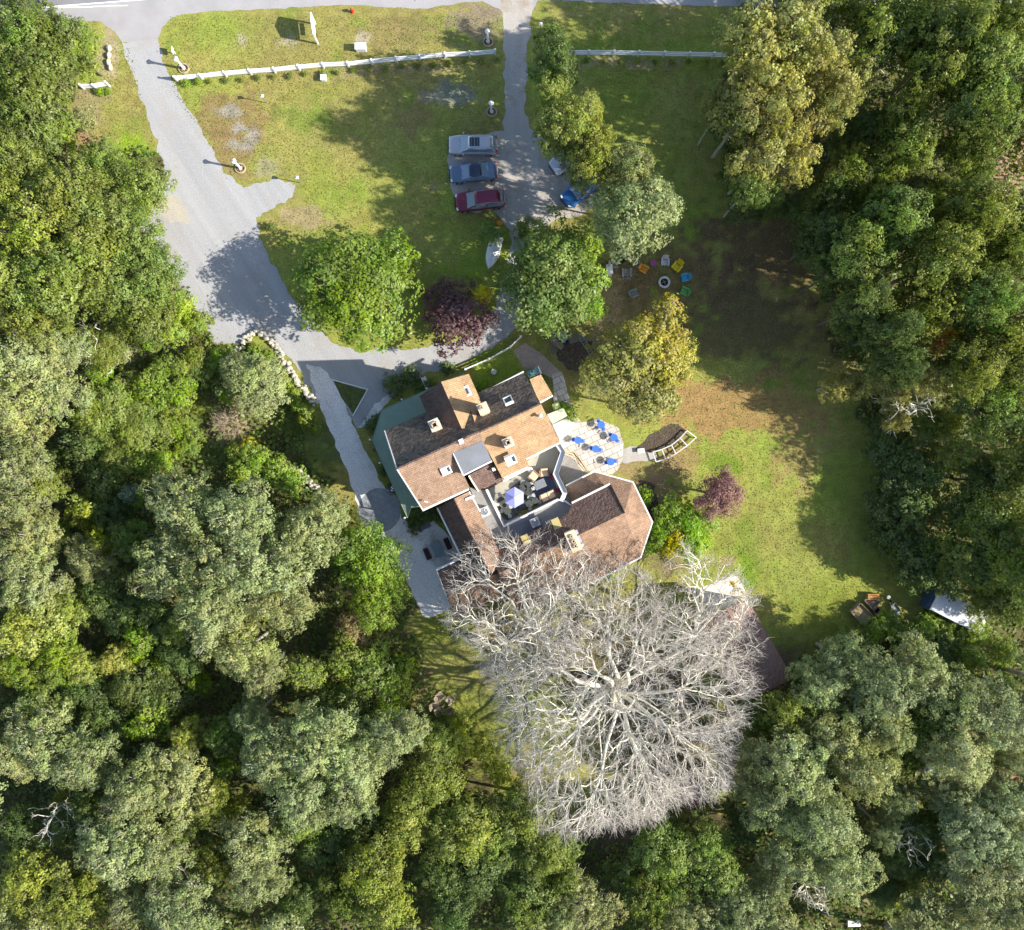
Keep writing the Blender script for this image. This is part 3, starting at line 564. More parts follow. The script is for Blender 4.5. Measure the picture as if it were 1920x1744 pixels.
def post_lamp(px, py, label, h=2.5, ring=True):
    b = P(px, py); t = thing('lamp_post', label, 'lamp post', b, 0, 'white lamp posts beside the drives')
    MB().lathe((0,0,0), [(.17,0),(.17,.25),(.12,.3),(.1,h-.35),(.14,h-.33)], 10).build('post', WHITE, t)
    MB().lathe((0,0,h-.33), [(.12,0),(.2,.26),(.21,.28),(.25,.31),(.06,.44),(.02,.5)], 8).build('lantern', WHITE, t)
    if ring:
        rb = MB(); n = 22
        for k in range(n):
            a = 2 * math.pi * k / n; r = .46; rb.box((r*math.cos(a), r*math.sin(a)*.95, .07), (.13,.17,.16), a)
        r = rb.build('planter_ring', PALEW, t); MB().cyl((0,0,.01), .4, .05, 18).build('soil', MULCH, r)
        fl = MB(); rn = random.Random(px)
        for k in range(26):
            a = rn.uniform(0, 6.3); q = rn.uniform(.16,.36); fl.blob((q*math.cos(a), q*math.sin(a), .12), .055, k, 1)
        fl.build('flowers', mat('planter_flowers', (.3,.22,.08), .8, .5, 12), t)
post_lamp(345,129,'white lamp post in a round edging ring beside the front end of the long fence')
post_lamp(451,316,'white lamp post in an edging ring right of the gravel drive, mid lawn')
post_lamp(915,79,'white lamp post in a square edging ring above the right end of the long fence')
post_lamp(922,210,'white lamp post in an edging ring on the shaded lawn above the silver car')
def feeder(px, py, label, h=1.7):
    t = thing('bird_feeder', label, 'bird feeder', P(px, py), 0, 'thin posts on the front lawn')
    MB().cyl((0,0,0), .04, h, 6).build('pole', GREYM, t); MB().box((0,0,h+.1), (.26,.2,.2)).add([(-.18,-.15,h+.2),(.18,-.15,h+.2),(.18,.15,h+.2),(-.18,.15,h+.2),(0,0,h+.35)], [(0,1,4),(1,2,4),(2,3,4),(3,0,4),(3,2,1,0)]).build('feeder_box', TRIM, t)
feeder(500,193,'thin grey post with small box on the lawn below the left part of the fence')
feeder(564,343,'thin grey post with a small box at the tip of the gravel turning area')
feeder(1013,56,'thin white marker post on the right edge of the narrow drive near the street', 1.2)
# big sign, seen almost from its edge
t = thing('sign', 'tall white two-post sign board standing on the front lawn by the street', 'sign', P(594,64), rad(97))
for x in (-.95, .95): MB().box((x,0,1.25), (.14,.14,2.5)).build('post', WHITE, t)
MB().box((0,0,1.95), (2.0,.1,1.35)).add([(-1,.05,2.62),(1,.05,2.62),(.0,.05,2.95),(-1,-.05,2.62),(1,-.05,2.62),(.0,-.05,2.95)], [(0,1,2),(5,4,3),(0,3,4,1),(1,4,5,2),(2,5,3,0)]).build('board', WHITE, t, bevel=.02)
MB().box((.2,0,1.0), (1.2,.07,.3)).build('name_strip', TRIM, t)
t = thing('small_sign', 'small white sign board above the lamp post at the mouth of the gravel drive', 'sign', P(329,101), rad(95))
MB().box((0,0,.45), (.08,.08,.9)).build('post', WHITE, t); MB().box((0,0,.85), (.62,.06,.5)).build('board', WHITE, t)
def utility(px, py, label, s=(1.0,.55,.8), rz=0, name='utility_box', cat='box'):
    t = thing(name, label, cat, P(px, py), rz); MB().box((0,0,s[2]/2), s).build('cabinet', WHITE, t, bevel=.04); MB().box((0,0,s[2]+.04), (s[0]+.1,s[1]+.1,.08)).build('lid', WHITE, t, bevel=.02)
utility(678,93,'white box with a lid on the grass just above the middle of the long fence')
utility(608,149,'small white box below the long fence beside the planted strip', (.5,.45,.5))
t = thing('fire_hydrant', 'red fire hydrant on the verge by the street', 'fire hydrant', P(661,23))
RED = mat('red_paint', (.5,.04,.02), .4, .1)
MB().lathe((0,0,0), [(.17,0),(.17,.06),(.12,.08),(.12,.5),(.16,.52),(.15,.58),(.1,.68),(.03,.74)], 14).build('barrel', RED, t, smooth=True)
for a in (0, 1.57, 3.14): MB().tube([(0,0,.4),(.2*math.cos(a),.2*math.sin(a),.4)], [.07,.07], 8).build('nozzle', RED, t)
for i, (x, y) in enumerate(((206,92),(206,105),(205,118),(208,128))):
    o = MB().blob((0,0,.22), .3, 40+i, 2, .12, (.75,1.1,.8)).build('boulder', mat('pale_boulder', (.55,.48,.36), .9, .2, 2, 14, .4), None); o.location = P(x, y)
    tag(o, ['topmost','second from the top','third from the top','lowest'][i] + ' of four pale boulders left of the gravel drive', 'boulder', 'boulders left of the gravel drive')
o = MB().tube([(-.9,0,.15),(0,.05,.16),(.9,0,.14)], [.14,.16,.12], 8).build('log', PALEW, None); o.location = P(127,268); o.rotation_euler = (0,0,-.2)
tag(o, 'grey fallen log on the bark mulch under the trees left of the gravel drive', 'log')
# dry stone wall
def stone_wall(label, pts, seed, w=.5, h=.45):
    rn = random.Random(seed); mb = MB()
    for (x0, y0), (x1, y1) in zip(pts[:-1], pts[1:]):
        A, B = P(x0, y0), P(x1, y1); L = (B - A).length; n = max(1, int(L / .19))
        for i in range(n):
            for k in range(2):
                c = A.lerp(B, (i + rn.random()) / n) + Vector((rn.uniform(-w, w) * .5, rn.uniform(-w, w) * .5, rn.uniform(.08, h)))
                mb.blob(c, rn.uniform(.15, .28), rn.randint(0, 9999), 1, .25, (1, .8, .6))
    o = mb.build('stone_wall', mat('dry_stone', (.5,.46,.38), .95, .3, 4, 12, .6), None); p = P(*pts[0]); return tag(o, label, 'stone wall')
stone_wall('pale dry stone wall bending round the planted bank at the end of the gravel drive', [(428,668),(450,652),(470,630),(482,622),(500,632),(520,652),(540,685),(552,706),(572,728),(594,756)], 3)
stone_wall('rubble stone edging half hidden by ivy above the slate circle', [(553,880),(575,895),(600,922)], 4)
# small things close to the porch
t = thing('bench', 'white bench standing on the grass at the upper left corner of the porch', 'bench', P(799,718), rad(115))
MB().box((0,0,.44), (1.2,.42,.05)).build('seat', WHITE, t); MB().box((0,.2,.68), (1.2,.05,.4)).build('backrest', WHITE, t)
for x in (-.5,.5): MB().box((x,0,.22), (.06,.4,.43)).build('leg', WHITE, t)
t = thing('garden_sign', 'thin white arrow sign at the corner of the porch bed', 'sign', P(709,765), rad(-35))
MB().box((0,0,.5), (.05,.05,1.0)).build('post', WHITE, t); MB().box((0,0,.9), (.75,.05,.14)).build('board', WHITE, t)
t = thing('flag', 'small red, white and blue flag on a pole at the porch above the slate circle', 'flag', P(736,918), rad(30))
MB().cyl((0,0,0), .03, 3.6, 6).build('pole', WHITE, t)
f = mat('flag_blue', (.04,.07,.3), .8, .1); MB().box((.2,0,3.3), (.3,.25,.03)).build('canton', f, t); 
s1 = MB(); s2 = MB()
for k in range(5): (s1 if k % 2 else s2).box((.62,-.16+.08*k+.03,3.3), (.55,.08,.03))
s1.build('white_stripes', WHITE, t); s2.build('red_stripes', RED, t)
t = thing('bed_edging', 'low white edging round the small triangular bed on the shell path', 'edging', P(655,735))
for (a, b) in (((622,712),(690,730)), ((690,730),(662,780))):
    A, B = P(*a) - P(655,735), P(*b) - P(655,735); d = B - A; MB().box(((A+B)/2) + Vector((0,0,.12)), (d.length,.08,.26), math.atan2(d.y, d.x)).build('edge_board', WHITE, t)
sheet('grass_bed', [(624,714),(688,732),(663,776),(640,745)], .021, mat('bed_grass', (.09,.11,.03), .95, .4, 2, 14, .6), 1, 44)
def ball(px, py, r, label, m, z=0, name='stone_urn', cat='urn'):
    t = thing(name, label, cat, P(px, py, z)); MB().lathe((0,0,0), [(r*.5,0),(r*.6,.05),(r*.45,.15),(r,.4),(r*1.05,.5),(r*.85,.5)], 16).build('bowl', m, t); MB().cyl((0,0,.44), r*.8, .04, 14).build('soil', SOIL, t)
ball(926,698,.26,'round grey urn on the small lawn behind the white garden fence', TRIM)
utility(747,905,'small blue and white box at the foot of the porch',(.3,.3,.4))
# ------------------------------------------------------------------ cars
def car(label, px, py, rz, L, W, H, paint, suv=True, roofm=None, sunroof=False, rails=False):
    t = thing('parked_car', label, 'car', P(px, py), rz, 'cars parked on the gravel')
    hw = W / 2
    # stations from nose (+x) to tail, belt height, half width at belt
    st = [(L/2, .55, hw*.62), (L/2-.06, .72, hw*.78), (L/2-.25, .82, hw*.92), (L/2-.7, .93, hw*.985), (L/2-1.3, 1.0, hw), (0, 1.03, hw), (-L/2+1.1, 1.06, hw), (-L/2+.5, 1.05, hw*.97), (-L/2+.15, 1.0, hw*.9), (-L/2, .8, hw*.78)]
    mb = MB(); n = 12; base = []
    for x, zb, w in st:
        zl = .28; ring = [(x, -w*.9, zl), (x, -w, zl+.2), (x, -w*1.0, zb-.18), (x, -w*.96, zb-.06), (x, -w*.86, zb), (x, -w*.3, zb+.045), (x, w*.3, zb+.045), (x, w*.86, zb), (x, w*.96, zb-.06), (x, w, zb-.18), (x, w, zl+.2), (x, w*.9, zl)]
        mb.v += ring
    for i in range(len(st)-1):
        for k in range(n): mb.f.append((i*n+k, i*n+(k+1)%n, (i+1)*n+(k+1)%n, (i+1)*n+k))
    mb.f.append(tuple(range(n-1,-1,-1))); mb.f.append(tuple((len(st)-1)*n+k for k in range(n)))
    body = mb.build('body', paint, t, smooth=True)
    bm = bmesh.new(); bm.from_mesh(body.data); bmesh.ops.recalc_face_normals(bm, faces=bm.faces); bm.to_mesh(body.data); bm.free()
    ss = body.modifiers.new('s', 'SUBSURF'); ss.levels = 2; ss.render_levels = 2
    xf, xb = (L/2-1.12, -L/2+.12 if suv else -L/2+.75); rf, rb_ = (L/2-1.95, -L/2+.45 if suv else -L/2+1.55); zr = H
    def cab(x0, x1, w0, w1, zt, zb): return [(x0,-w0,zb),(x0,w0,zb),(x1,-w1,zt),(x1,w1,zt)]
    wb, wr = hw*.9, hw*.72
    v = [(xf,-wb*.9,1.0),(xf,wb*.9,1.0),(rf,wr,zr-.05),(rf,-wr,zr-.05),(rb_,wr,zr-.05),(rb_,-wr,zr-.05),(xb,wb*.9,1.04),(xb,-wb*.9,1.04),((xf+rf)/2-.1,-wb,1.03),((xf+rf)/2-.1,wb,1.03),(xb+.3,wb,1.06),(xb+.3,-wb,1.06)]
    gl = MB().add(v, [(0,1,2,3),(4,6,7,5),(1,9,2),(0,3,8),(9,10,4,2),(8,3,5,11),(10,6,4),(11,5,7),(3,2,4,5)])
    g = gl.build('windows', mat('car_glass', (.2,.27,.34), .12, .1, spec=.9, coat=.3), t)  # pale blue sky reflection put into the glass colour
    bm = bmesh.new(); bm.from_mesh(g.data); bmesh.ops.recalc_face_normals(bm, faces=bm.faces); bm.to_mesh(g.data); bm.free()
    rfm = roofm or paint; m2 = MB(); nn = 7
    for i in range(nn):
        u_ = i/(nn-1); x = (rf+.05)*(1-u_) + (rb_-.05)*u_; e = 1-.1*abs(2*u_-1)**3; z = zr - .05*abs(2*u_-1)**2
        m2.v += [(x,-wr*e*1.03,z-.06),(x,-wr*e*.93,z),(x,-wr*.4,z+.025),(x,wr*.4,z+.025),(x,wr*e*.93,z),(x,wr*e*1.03,z-.06)]
    for i in range(nn-1):
        for k in range(5): m2.f.append((i*6+k+1, i*6+k, (i+1)*6+k, (i+1)*6+k+1))
    m2.f += [(0,1,2,3,4,5), tuple((nn-1)*6+k for k in (5,4,3,2,1,0))]
    ro = m2.build('roof', rfm, t, smooth=True)
    pl = MB()
    for s in (-1, 1):
        for (x0, z0, y0), (x1, z1, y1) in (((xf,1.0,wb*.92),(rf,zr-.05,wr)), ((xb+.1,1.04,wb*.92),(rb_,zr-.05,wr)), (((xf+xb)/2,1.04,wb),((rf+rb_)/2,zr-.05,wr*1.01))):
            pl.tube([(x0,s*y0,z0),(x1,s*y1,z1)], [.045,.04], 6)
    pl.build('pillars', paint, t)
    if sunroof:
        sr = MB().box(((rf+rb_)/2+.55,0,zr+.03), (.95,wr*1.25,.02)).build('sunroof', GLASS, t); MB().box(((rf+rb_)/2+.55,0,zr+.045), (.04,wr*1.25,.01)).box(((rf+rb_)/2+.25,0,zr+.045), (.02,wr*1.25,.01)).box(((rf+rb_)/2+.85,0,zr+.045), (.02,wr*1.25,.01)).build('bar', GREYM, sr)
    if rails:
        for s in (-1, 1): MB().tube([(rf-.2,s*wr*.9,zr),(rf-.3,s*wr*.9,zr+.07),(rb_+.4,s*wr*.9,zr+.07),(rb_+.3,s*wr*.9,zr)], [.022]*4, 6).build('roof_rail', GREYM, t)
    TY = mat('tyre_rubber', (.02,.02,.02), .9, .1)
    for x in (L/2-.85, -L/2+.85):
        for s in (-1, 1):
            w = MB().tube([(x,s*(hw-.24),.33),(x,s*(hw-.02),.33)], [.33,.33], 20).build('wheel', TY, t); MB().tube([(x,s*(hw-.03),.33),(x,s*(hw+.0),.33)], [.21,.19], 14).build('rim', GREYM, w)
    for s in (-1, 1):
        MB().box((L/2-.22,s*hw*.66,.74), (.3,.3,.12), s*.35).build('headlight', mat('lamp_glass', (.7,.72,.75), .1, .05), t, bevel=.03)
        MB().box((-L/2+.1,s*hw*.72,.86), (.16,.28,.2), -s*.3).build('tail_light', RED, t, bevel=.03)
        MB().box((xf-.35,s*(hw+.08),1.03), (.14,.2,.13), s*.3).build('wing_mirror', paint, t, bevel=.03)
    MB().box((-L/2+.02,0,.5), (.1,W*.5,.12)).build('number_plate', WHITE, t)
    MB().box((L/2-.02,0,.45), (.14,W*.6,.16)).build('grille', BLACK, t)
    MB().tube([(xf+.03,-wb*.6,1.02),(xf-.1,0,1.06)], [.012]*2, 4).tube([(xf+.03,wb*.1,1.02),(xf-.1,wb*.6,1.06)], [.012]*2, 4).build('wipers', BLACK, t)
    return t
cp = lambda n, c, met=.3: mat(n, c, .3, .02, metal=met, coat=.6, spec=.5)
car('silver estate car with a dark sunroof, topmost of three cars facing the lawn', 887, 276, math.pi, 4.7, 1.88, 1.65, cp('silver_paint', (.5,.49,.5), .5), True, sunroof=True, rails=True)
car('blue-grey saloon car parked between the silver car and the dark red car', 888, 327, math.pi + rad(5), 4.6, 1.82, 1.42, cp('blue_grey_paint', (.12,.17,.25), .4), False, cp('navy_roof', (.02,.035,.06)))
car('dark red estate car with roof rails, lowest of three cars facing the lawn', 900, 379, math.pi + rad(6), 4.75, 1.9, 1.72, cp('dark_red_paint', (.17,.012,.035), .3), True, rails=True)
car('pale silver car mostly hidden under the yellow-green tree right of the parking gravel', 1071, 297, math.pi + rad(34), 4.5, 1.8, 1.45, cp('pale_silver_paint', (.5,.52,.56), .5), False)
car('bright blue car half hidden under the grey-green tree right of the parking gravel', 1090, 358, math.pi + rad(38), 4.3, 1.8, 1.5, cp('bright_blue_paint', (.02,.12,.32), .3), True)
# boat
t = thing('boat', 'small white upturned boat lying on the lawn beside the garden tree below the parked cars', 'boat', P(924,475), rad(-105))
mb = MB(); ns = 10; k = 9
for i in range(ns):
    u_ = i/(ns-1); x = -1.5+3.1*u_; w = .62*(1-max(0,(u_-.45)/.55)**2.2)+.03; hh = .55*(1-.35*max(0,(u_-.6)/.4)**2)
    for j in range(k):
        a = math.pi*j/(k-1); cy = math.cos(a); mb.v.append((x, w*(abs(cy)**.7)*(1 if cy>0 else -1), .04+hh*math.sin(a)**.55 if math.sin(a)>1e-6 else .04))
for i in range(ns-1):
    for j in range(k-1): mb.f.append((i*k+j, (i+1)*k+j, (i+1)*k+j+1, i*k+j+1))
mb.f.append(tuple(range(k))); mb.f.append(tuple((ns-1)*k+j for j in range(k-1,-1,-1)))
mb.build('hull', WHITE, t, smooth=False); MB().tube([(-1.5,0,.6),(.6,0,.6),(1.5,0,.42)], [.025]*3, 5).tube([(-1.5,.28,.56),(.9,.22,.54)], [.012]*2, 4).tube([(-1.5,-.28,.56),(.9,-.22,.54)], [.012]*2, 4).build('keel', TRIM, t)
MB().box((-1.55,0,.3), (.06,1.15,.5)).build('transom', TRIM, t)
# ------------------------------------------------------------------ fire pit circle
t = thing('fire_pit', 'round stone fire pit ringed by coloured chairs', 'fire pit', P(1245,530))
rb2 = MB()
for k in range(16): a = k*math.pi/8; rb2.box((.47*math.cos(a), .47*math.sin(a), .17), (.2,.17,.34), a)
rb2.build('stone_ring', TRIM, t, bevel=.02); MB().cyl((0,0,.02), .38, .08, 18).build('ash', SOIL, t)
lg = MB().tube([(-.25,-.05,.14),(.22,.1,.16)], [.05,.045], 6).tube([(-.1,.25,.14),(.12,-.24,.2)], [.05,.045], 6); lg.build('logs', WOOD, t)
def adirondack(label, px, py, rz, m, first=None, name='garden_chair', group='coloured chairs round the fire pit', s=1.0):
    t = thing(name, label, 'chair', P(px, py), rz, group); t.scale = (s, s, s)
    sb = MB(); 
    for k in range(5): sb.box((0,-.22+.12*k,.34-.035*k), (.54,.1,.025), 0, ('X', -.28))
    sb.build('seat', m, t)
    bb = MB()
    for k in range(5):
        x = -.22+.11*k; hgt = .78-.12*abs(k-2)*.6; bb.box((x*1.15,.42+.1,.28+hgt/2*.9), (.1,.022,hgt), 0, ('X', -.42))
    bb.build('backrest', m, t)
    for sx in (-1, 1):
        MB().box((sx*.34,.05,.56), (.13,.72,.025)).build('armrest', m, t)
        MB().box((sx*.3,-.27,.28), (.05,.09,.56)).build('leg', m, t); MB().box((sx*.27,.2,.2), (.03,.85,.09), 0, ('X', .3)).build('leg', m, t)
    return t
pl = lambda n, c: mat(n, c, .55, .06)
FP = P(1245,530)
def face(px, py):
    p = P(px, py); return math.atan2(FP.y - p.y, FP.x - p.x) + math.pi/2
for px, py, n, c, lab in ((1208,507,'orange_plastic',(.75,.33,.04),'orange chair left of the fire pit'), (1267,503,'yellow_plastic',(.75,.58,.02),'yellow chair above right of the fire pit'),
    (1282,522,'sky_blue_plastic',(.06,.38,.62),'sky blue chair right of the fire pit'), (1281,547,'green_plastic',(.12,.42,.12),'green chair below right of the fire pit'),
    (1264,568,'magenta_plastic',(.55,.06,.3),'magenta chair below the fire pit'), (1246,571,'royal_blue_plastic',(.03,.1,.6),'royal blue chair at the edge of the golden tree below the fire pit'),
    (1246,494,'white_plastic',(.6,.58,.62),'white slatted chair directly above the fire pit'), (1189,551,'grey_plastic',(.25,.28,.28),'dark grey chair half under the golden tree left of the fire pit')):
    adirondack(lab, px, py, face(px, py), pl(n, c), s=.95 if n != 'yellow_plastic' else 1.1)
def side_table(label, px, py, r, h, m, z=0):
    t = thing('side_table', label, 'table', P(px, py, z)); MB().cyl((0,0,h-.04), r, .04, 20).build('tabletop', m, t)
    for k in range(3): a = k*2.1; MB().tube([(.8*r*math.cos(a),.8*r*math.sin(a),0),(.4*r*math.cos(a),.4*r*math.sin(a),h-.04)], [.02]*2, 6).build('leg', m, t)
side_table('round dull pink side table above left of the fire pit', 1224, 495, .32, .45, pl('pink_plastic', (.3,.08,.2)))
# barbecue corner
t = thing('barbecue', 'black kettle barbecue cart left of the fire pit chairs', 'barbecue', P(1173,486), .5)
MB().box((0,0,.55), (1.1,.55,.1)).build('shelf', BLACK, t); MB().lathe((0,0,.6), [(.3,0),(.36,.1),(.36,.2),(.25,.38),(.05,.46)], 16).build('lid', BLACK, t, smooth=True); MB().box((.05,-.12,1.02), (.32,.06,.03)).build('handle', WHITE, t)
for x, y in ((-.45,-.2),(.45,-.2),(-.45,.2),(.45,.2)): MB().cyl((x,y,0), .03, .55, 6).build('leg', BLACK, t)
G1 = pl('grey_weathered', (.3,.29,.27))
adirondack('grey wooden chair beside the barbecue, facing right', 1153, 497, rad(90), G1, group='grey chairs by the barbecue')
adirondack('grey wooden lounger chair below the barbecue', 1174, 512, rad(180), G1, group='grey chairs by the barbecue', s=1.15)
adirondack('small grey stool chair between the barbecue and the orange chair', 1193, 494, rad(200), G1, group='grey chairs by the barbecue', s=.75)
utility(1142,507,'cream storage box under the bright green tree left of the barbecue', (.5,.9,.5), .1)
t = thing('garden_cart', 'grey garden cart with a wheel on the mulch under the green tree', 'cart', P(1052,632), -.7)
MB().box((0,0,.45), (1.2,.7,.3)).build('tray', mat('blue_grey_plastic', (.25,.33,.5), .5, .1), t, bevel=.04); MB().tube([(.7,-.1,.28),(.7,.1,.28)], [.28,.28], 18).build('wheel', BLACK, t); MB().tube([(-.6,.3,.5),(-1.3,.3,.75)], [.025]*2, 6).tube([(-.6,-.3,.5),(-1.3,-.3,.75)], [.025]*2, 6).build('handle', GREYM, t)
t = thing('garden_bench', 'dark bench on the mulch beside the cart', 'bench', P(1043,645), -.7)
MB().box((0,0,.43), (1.5,.45,.05)).build('seat', WOOD, t); MB().box((0,.24,.68), (1.5,.05,.4)).build('backrest', WOOD, t)
for x in (-.65,.65): MB().box((x,0,.21), (.07,.42,.42)).build('leg', WOOD, t)
t = thing('ladder', 'long grey ladder lying on the ground under the golden tree', 'ladder', P(1103,654), rad(-57))
for s in (-1, 1): MB().box((0,s*.2,.1), (2.8,.06,.08)).build('rail', GREYM, t)
lr = MB()
for k in range(9): lr.box((-1.25+.31*k,0,.1), (.05,.4,.04))
lr.build('rungs', GREYM, t)
# ------------------------------------------------------------------ patio
BLUE = pl('cobalt_paint', (.05,.15,.5)); MESH = mat('grey_mesh', (.2,.2,.19), .7, .1)
IRON_ = mat('dark_iron_lattice', (.06,.065,.06), .6, .3, 14)
def bistro_chair(label, p, rz, m, group):
    t = thing('bistro_chair', label, 'chair', p, rz, group)
    MB().cyl((0,0,.43), .19, .03, 16).build('seat', mat('pale_seat', (.45,.47,.44), .6, .15) if m is IRON_ else m, t)
    MB().tube([(-.17,.16,.43),(-.17,.22,.75),(0,.25,.88),(.17,.22,.75),(.17,.16,.43)], [.014]*5, 6).box((0,.22,.7), (.3,.02,.1)).build('backrest', m, t)
    for x, y in ((-.14,-.14),(.14,-.14),(-.14,.14),(.14,.14)): MB().tube([(x,y,.43),(x*1.3,y*1.3,0)], [.012]*2, 5).build('leg', m, t)
    return t
spots = [(1083,826,.9,'table nearest the house wall'), (1116,842,.8,'middle patio table'), (1144,866,1.2,'lower right patio table'), (1126,797,0,'topmost patio table'), (1150,821,.3,'rightmost patio table')]
tb0 = None; ch0 = None
for px, py, a, lab in spots:
    p = P(px, py)
    if tb0 is None:
        tb0 = thing('bistro_table', 'round cobalt blue bistro ' + lab, 'table', p, 0, 'blue bistro tables on the patio')
        MB().cyl((0,0,.7), .36, .03, 24).build('tabletop', BLUE, tb0); MB().cyl((0,0,.02), .03, .7, 8).build('column', BLUE, tb0)
        for k in range(3): MB().tube([(0,0,.12),(.26*math.cos(k*2.1),.26*math.sin(k*2.1),.01)], [.018]*2, 6).build('foot', BLUE, tb0)
        ch0 = bistro_chair('cobalt blue folding chair on the upper side of the ' + lab, p + Vector((.42*math.cos(a+2.1),.42*math.sin(a+2.1),0)), a+2.1-math.pi/2, BLUE, 'blue bistro chairs on the patio')
        dup(ch0, p - Vector((.42*math.cos(a+2.1),.42*math.sin(a+2.1),0)), a+2.1+math.pi/2, 'cobalt blue folding chair on the lower side of the ' + lab)
    else:
        dup(tb0, p, a, 'round cobalt blue bistro ' + lab)
        for s, w in ((1,'upper'),(-1,'lower')):
            dup(ch0, p + s*Vector((.42*math.cos(a+2.1),.42*math.sin(a+2.1),0)), a+2.1-s*math.pi/2, 'cobalt blue folding chair on the %s side of the %s' % (w, lab))
# curved white frame by the mulch bed
t = thing('curved_bench', 'curved pale timber bench frame with cross pieces beside the mulch bed', 'bench', P(1255,840))
o0 = P(1255,840)
inn = [(1223,848),(1240,843),(1258,835),(1274,822),(1287,808)]; out2 = [(1229,866),(1247,861),(1266,851),(1287,836),(1304,821)]
for pl2 in (inn, out2): MB().tube([P(x, y) - o0 + Vector((0,0,.42)) for x, y in pl2], [.07]*5, 4).build('long_rail', TRIM, t)
for a, b in zip(inn, out2): MB().tube([P(*a)-o0+Vector((0,0,.44)), P(*b)-o0+Vector((0,0,.44))], [.06]*2, 4).build('cross_piece', TRIM, t)
for a, b in zip(inn, out2):
    for q in (a, b): MB().cyl(P(*q)-o0, .05, .42, 6).build('leg', TRIM, t)
utility(1201,845,'small white and black crate on the gravel path right of the patio', (.55,.32,.3), .1, 'crate', 'crate')
utility(1041,748,'small white box beside the tan annex on the flagstones', (.25,.25,.3), .1)
t = thing('water_butt', 'lime green garden box with a pale lid by the sage lean-to', 'box', P(1043,763), UR)
LIME = pl('lime_plastic', (.4,.52,.12)); MB().box((0,0,.4), (.7,.7,.8)).build('body', LIME, t, bevel=.05); MB().box((0,0,.84), (.4,.4,.06)).build('lid', pl('pale_lime', (.65,.75,.4)), t, bevel=.03)
# ------------------------------------------------------------------ roof deck furniture (deck floor at 3.4 m)
DZ = 3.4
t = thing('parasol', 'lavender blue six-sided parasol over the dining set on the roof deck', 'parasol', Vector((P(964.5,933,5.6).x, P(964.5,933,5.6).y, DZ)), 0)
LAV = mat('lavender_canvas', (.33,.36,.78), .85, .04)
cv = MB(); R = .97
tip = (0,0,2.55); rim = [(R*math.cos(math.pi/2+k*math.pi/3), R*math.sin(math.pi/2+k*math.pi/3), 2.02) for k in range(6)]
cv.add([tip]+rim+[(x,y,z-.1) for x,y,z in rim], [(0,1+k,1+(k+1)%6) for k in range(6)]+[(1+k,7+k,7+(k+1)%6,1+(k+1)%6) for k in range(6)])
cn = cv.build('canopy', LAV, t)
for k in range(6): MB().tube([(0,0,2.52),(rim[k][0],rim[k][1],2.03)], [.018,.014], 5).build('rib', LAV, t)
MB().cyl((0,0,0), .025, 2.55, 8).build('pole', WHITE, t); MB().cyl((0,0,2.53), .05, .1, 8).build('finial', WHITE, t); MB().cyl((0,0,0), .28, .1, 16).build('base', GREYM, t)
# dining set
t = thing('dining_shade', 'dark painted shade patch under the round tables and the parasol', 'rug', P(968,937,DZ), UR)  # dark slab added to stand for the shade under tables and chairs
MB().prism([(-1.9,-1.1),(-1.5,-1.45),(1.5,-1.35),(2.0,-.6),(1.9,.9),(1.0,1.5),(-.2,1.2),(-1.7,.7)], .004, .016).build('rug_and_shade_mat', mat('dark_speckled_shade', (.05,.06,.06), .95, .7, 3, 9, col2=(.2,.21,.18)), t)
def deckp(px, py, z=DZ): return P(px, py, z)
IRON = mat('dark_iron_lattice', (.06,.065,.06), .6, .3, 14); IRONL = mat('pale_iron', (.45,.5,.5), .5, .2, 14)
def dining_table(label, px, py, r):
    t = thing('dining_table', label, 'table', deckp(px, py), 0, 'round tables on the roof deck')
    MB().cyl((0,0,.69), r, .03, 24).build('tabletop', mat('frosted_glass', (.45,.5,.48), .2, .1), t); MB().lathe((0,0,.67), [(r,0),(r+.03,.02),(r+.03,.06),(r,.06)], 24).build('rim', IRON, t)
    for k in range(4): MB().tube([(.7*r*math.cos(k*1.57),.7*r*math.sin(k*1.57),0),(.5*r*math.cos(k*1.57),.5*r*math.sin(k*1.57),.68)], [.02]*2, 6).build('leg', IRON, t)
tabs = [(940,938,.3,'left edge of the parasol'), (952,958,.3,'lower left of the parasol'), (981,915,.33,'upper right of the parasol'), (991,922,.33,'sunlit right of the parasol'), (992,944,.3,'lower right of the parasol'), (1003,938,.28,'left of the tan sofa'), (989,909,.28,'near the house wall')]
for px, py, r, w in tabs: dining_table('round glass topped table on the roof deck, ' + w, px, py, r)
ci = 0
c0 = None
for px, py, r, w in tabs:
    for k in range(3):
        a = 2.094*k + px*.1; p = deckp(px, py) + Vector(((r+.2)*math.cos(a),(r+.2)*math.sin(a),0))
        lab = 'iron chair with round seat, %s side of table %s' % (('upper','lower left','lower right')[k], w)
        if c0 is None: c0 = bistro_chair(lab, p, a-math.pi/2, IRON, 'iron chairs on the roof deck'); c0['category'] = 'chair'
        else: dup(c0, p, a-math.pi/2, lab)
CUSH = mat('beige_cushion', (.66,.5,.33), .9, .08)
WICK = mat('brown_wicker', (.3,.2,.13), .8, .25, 20)
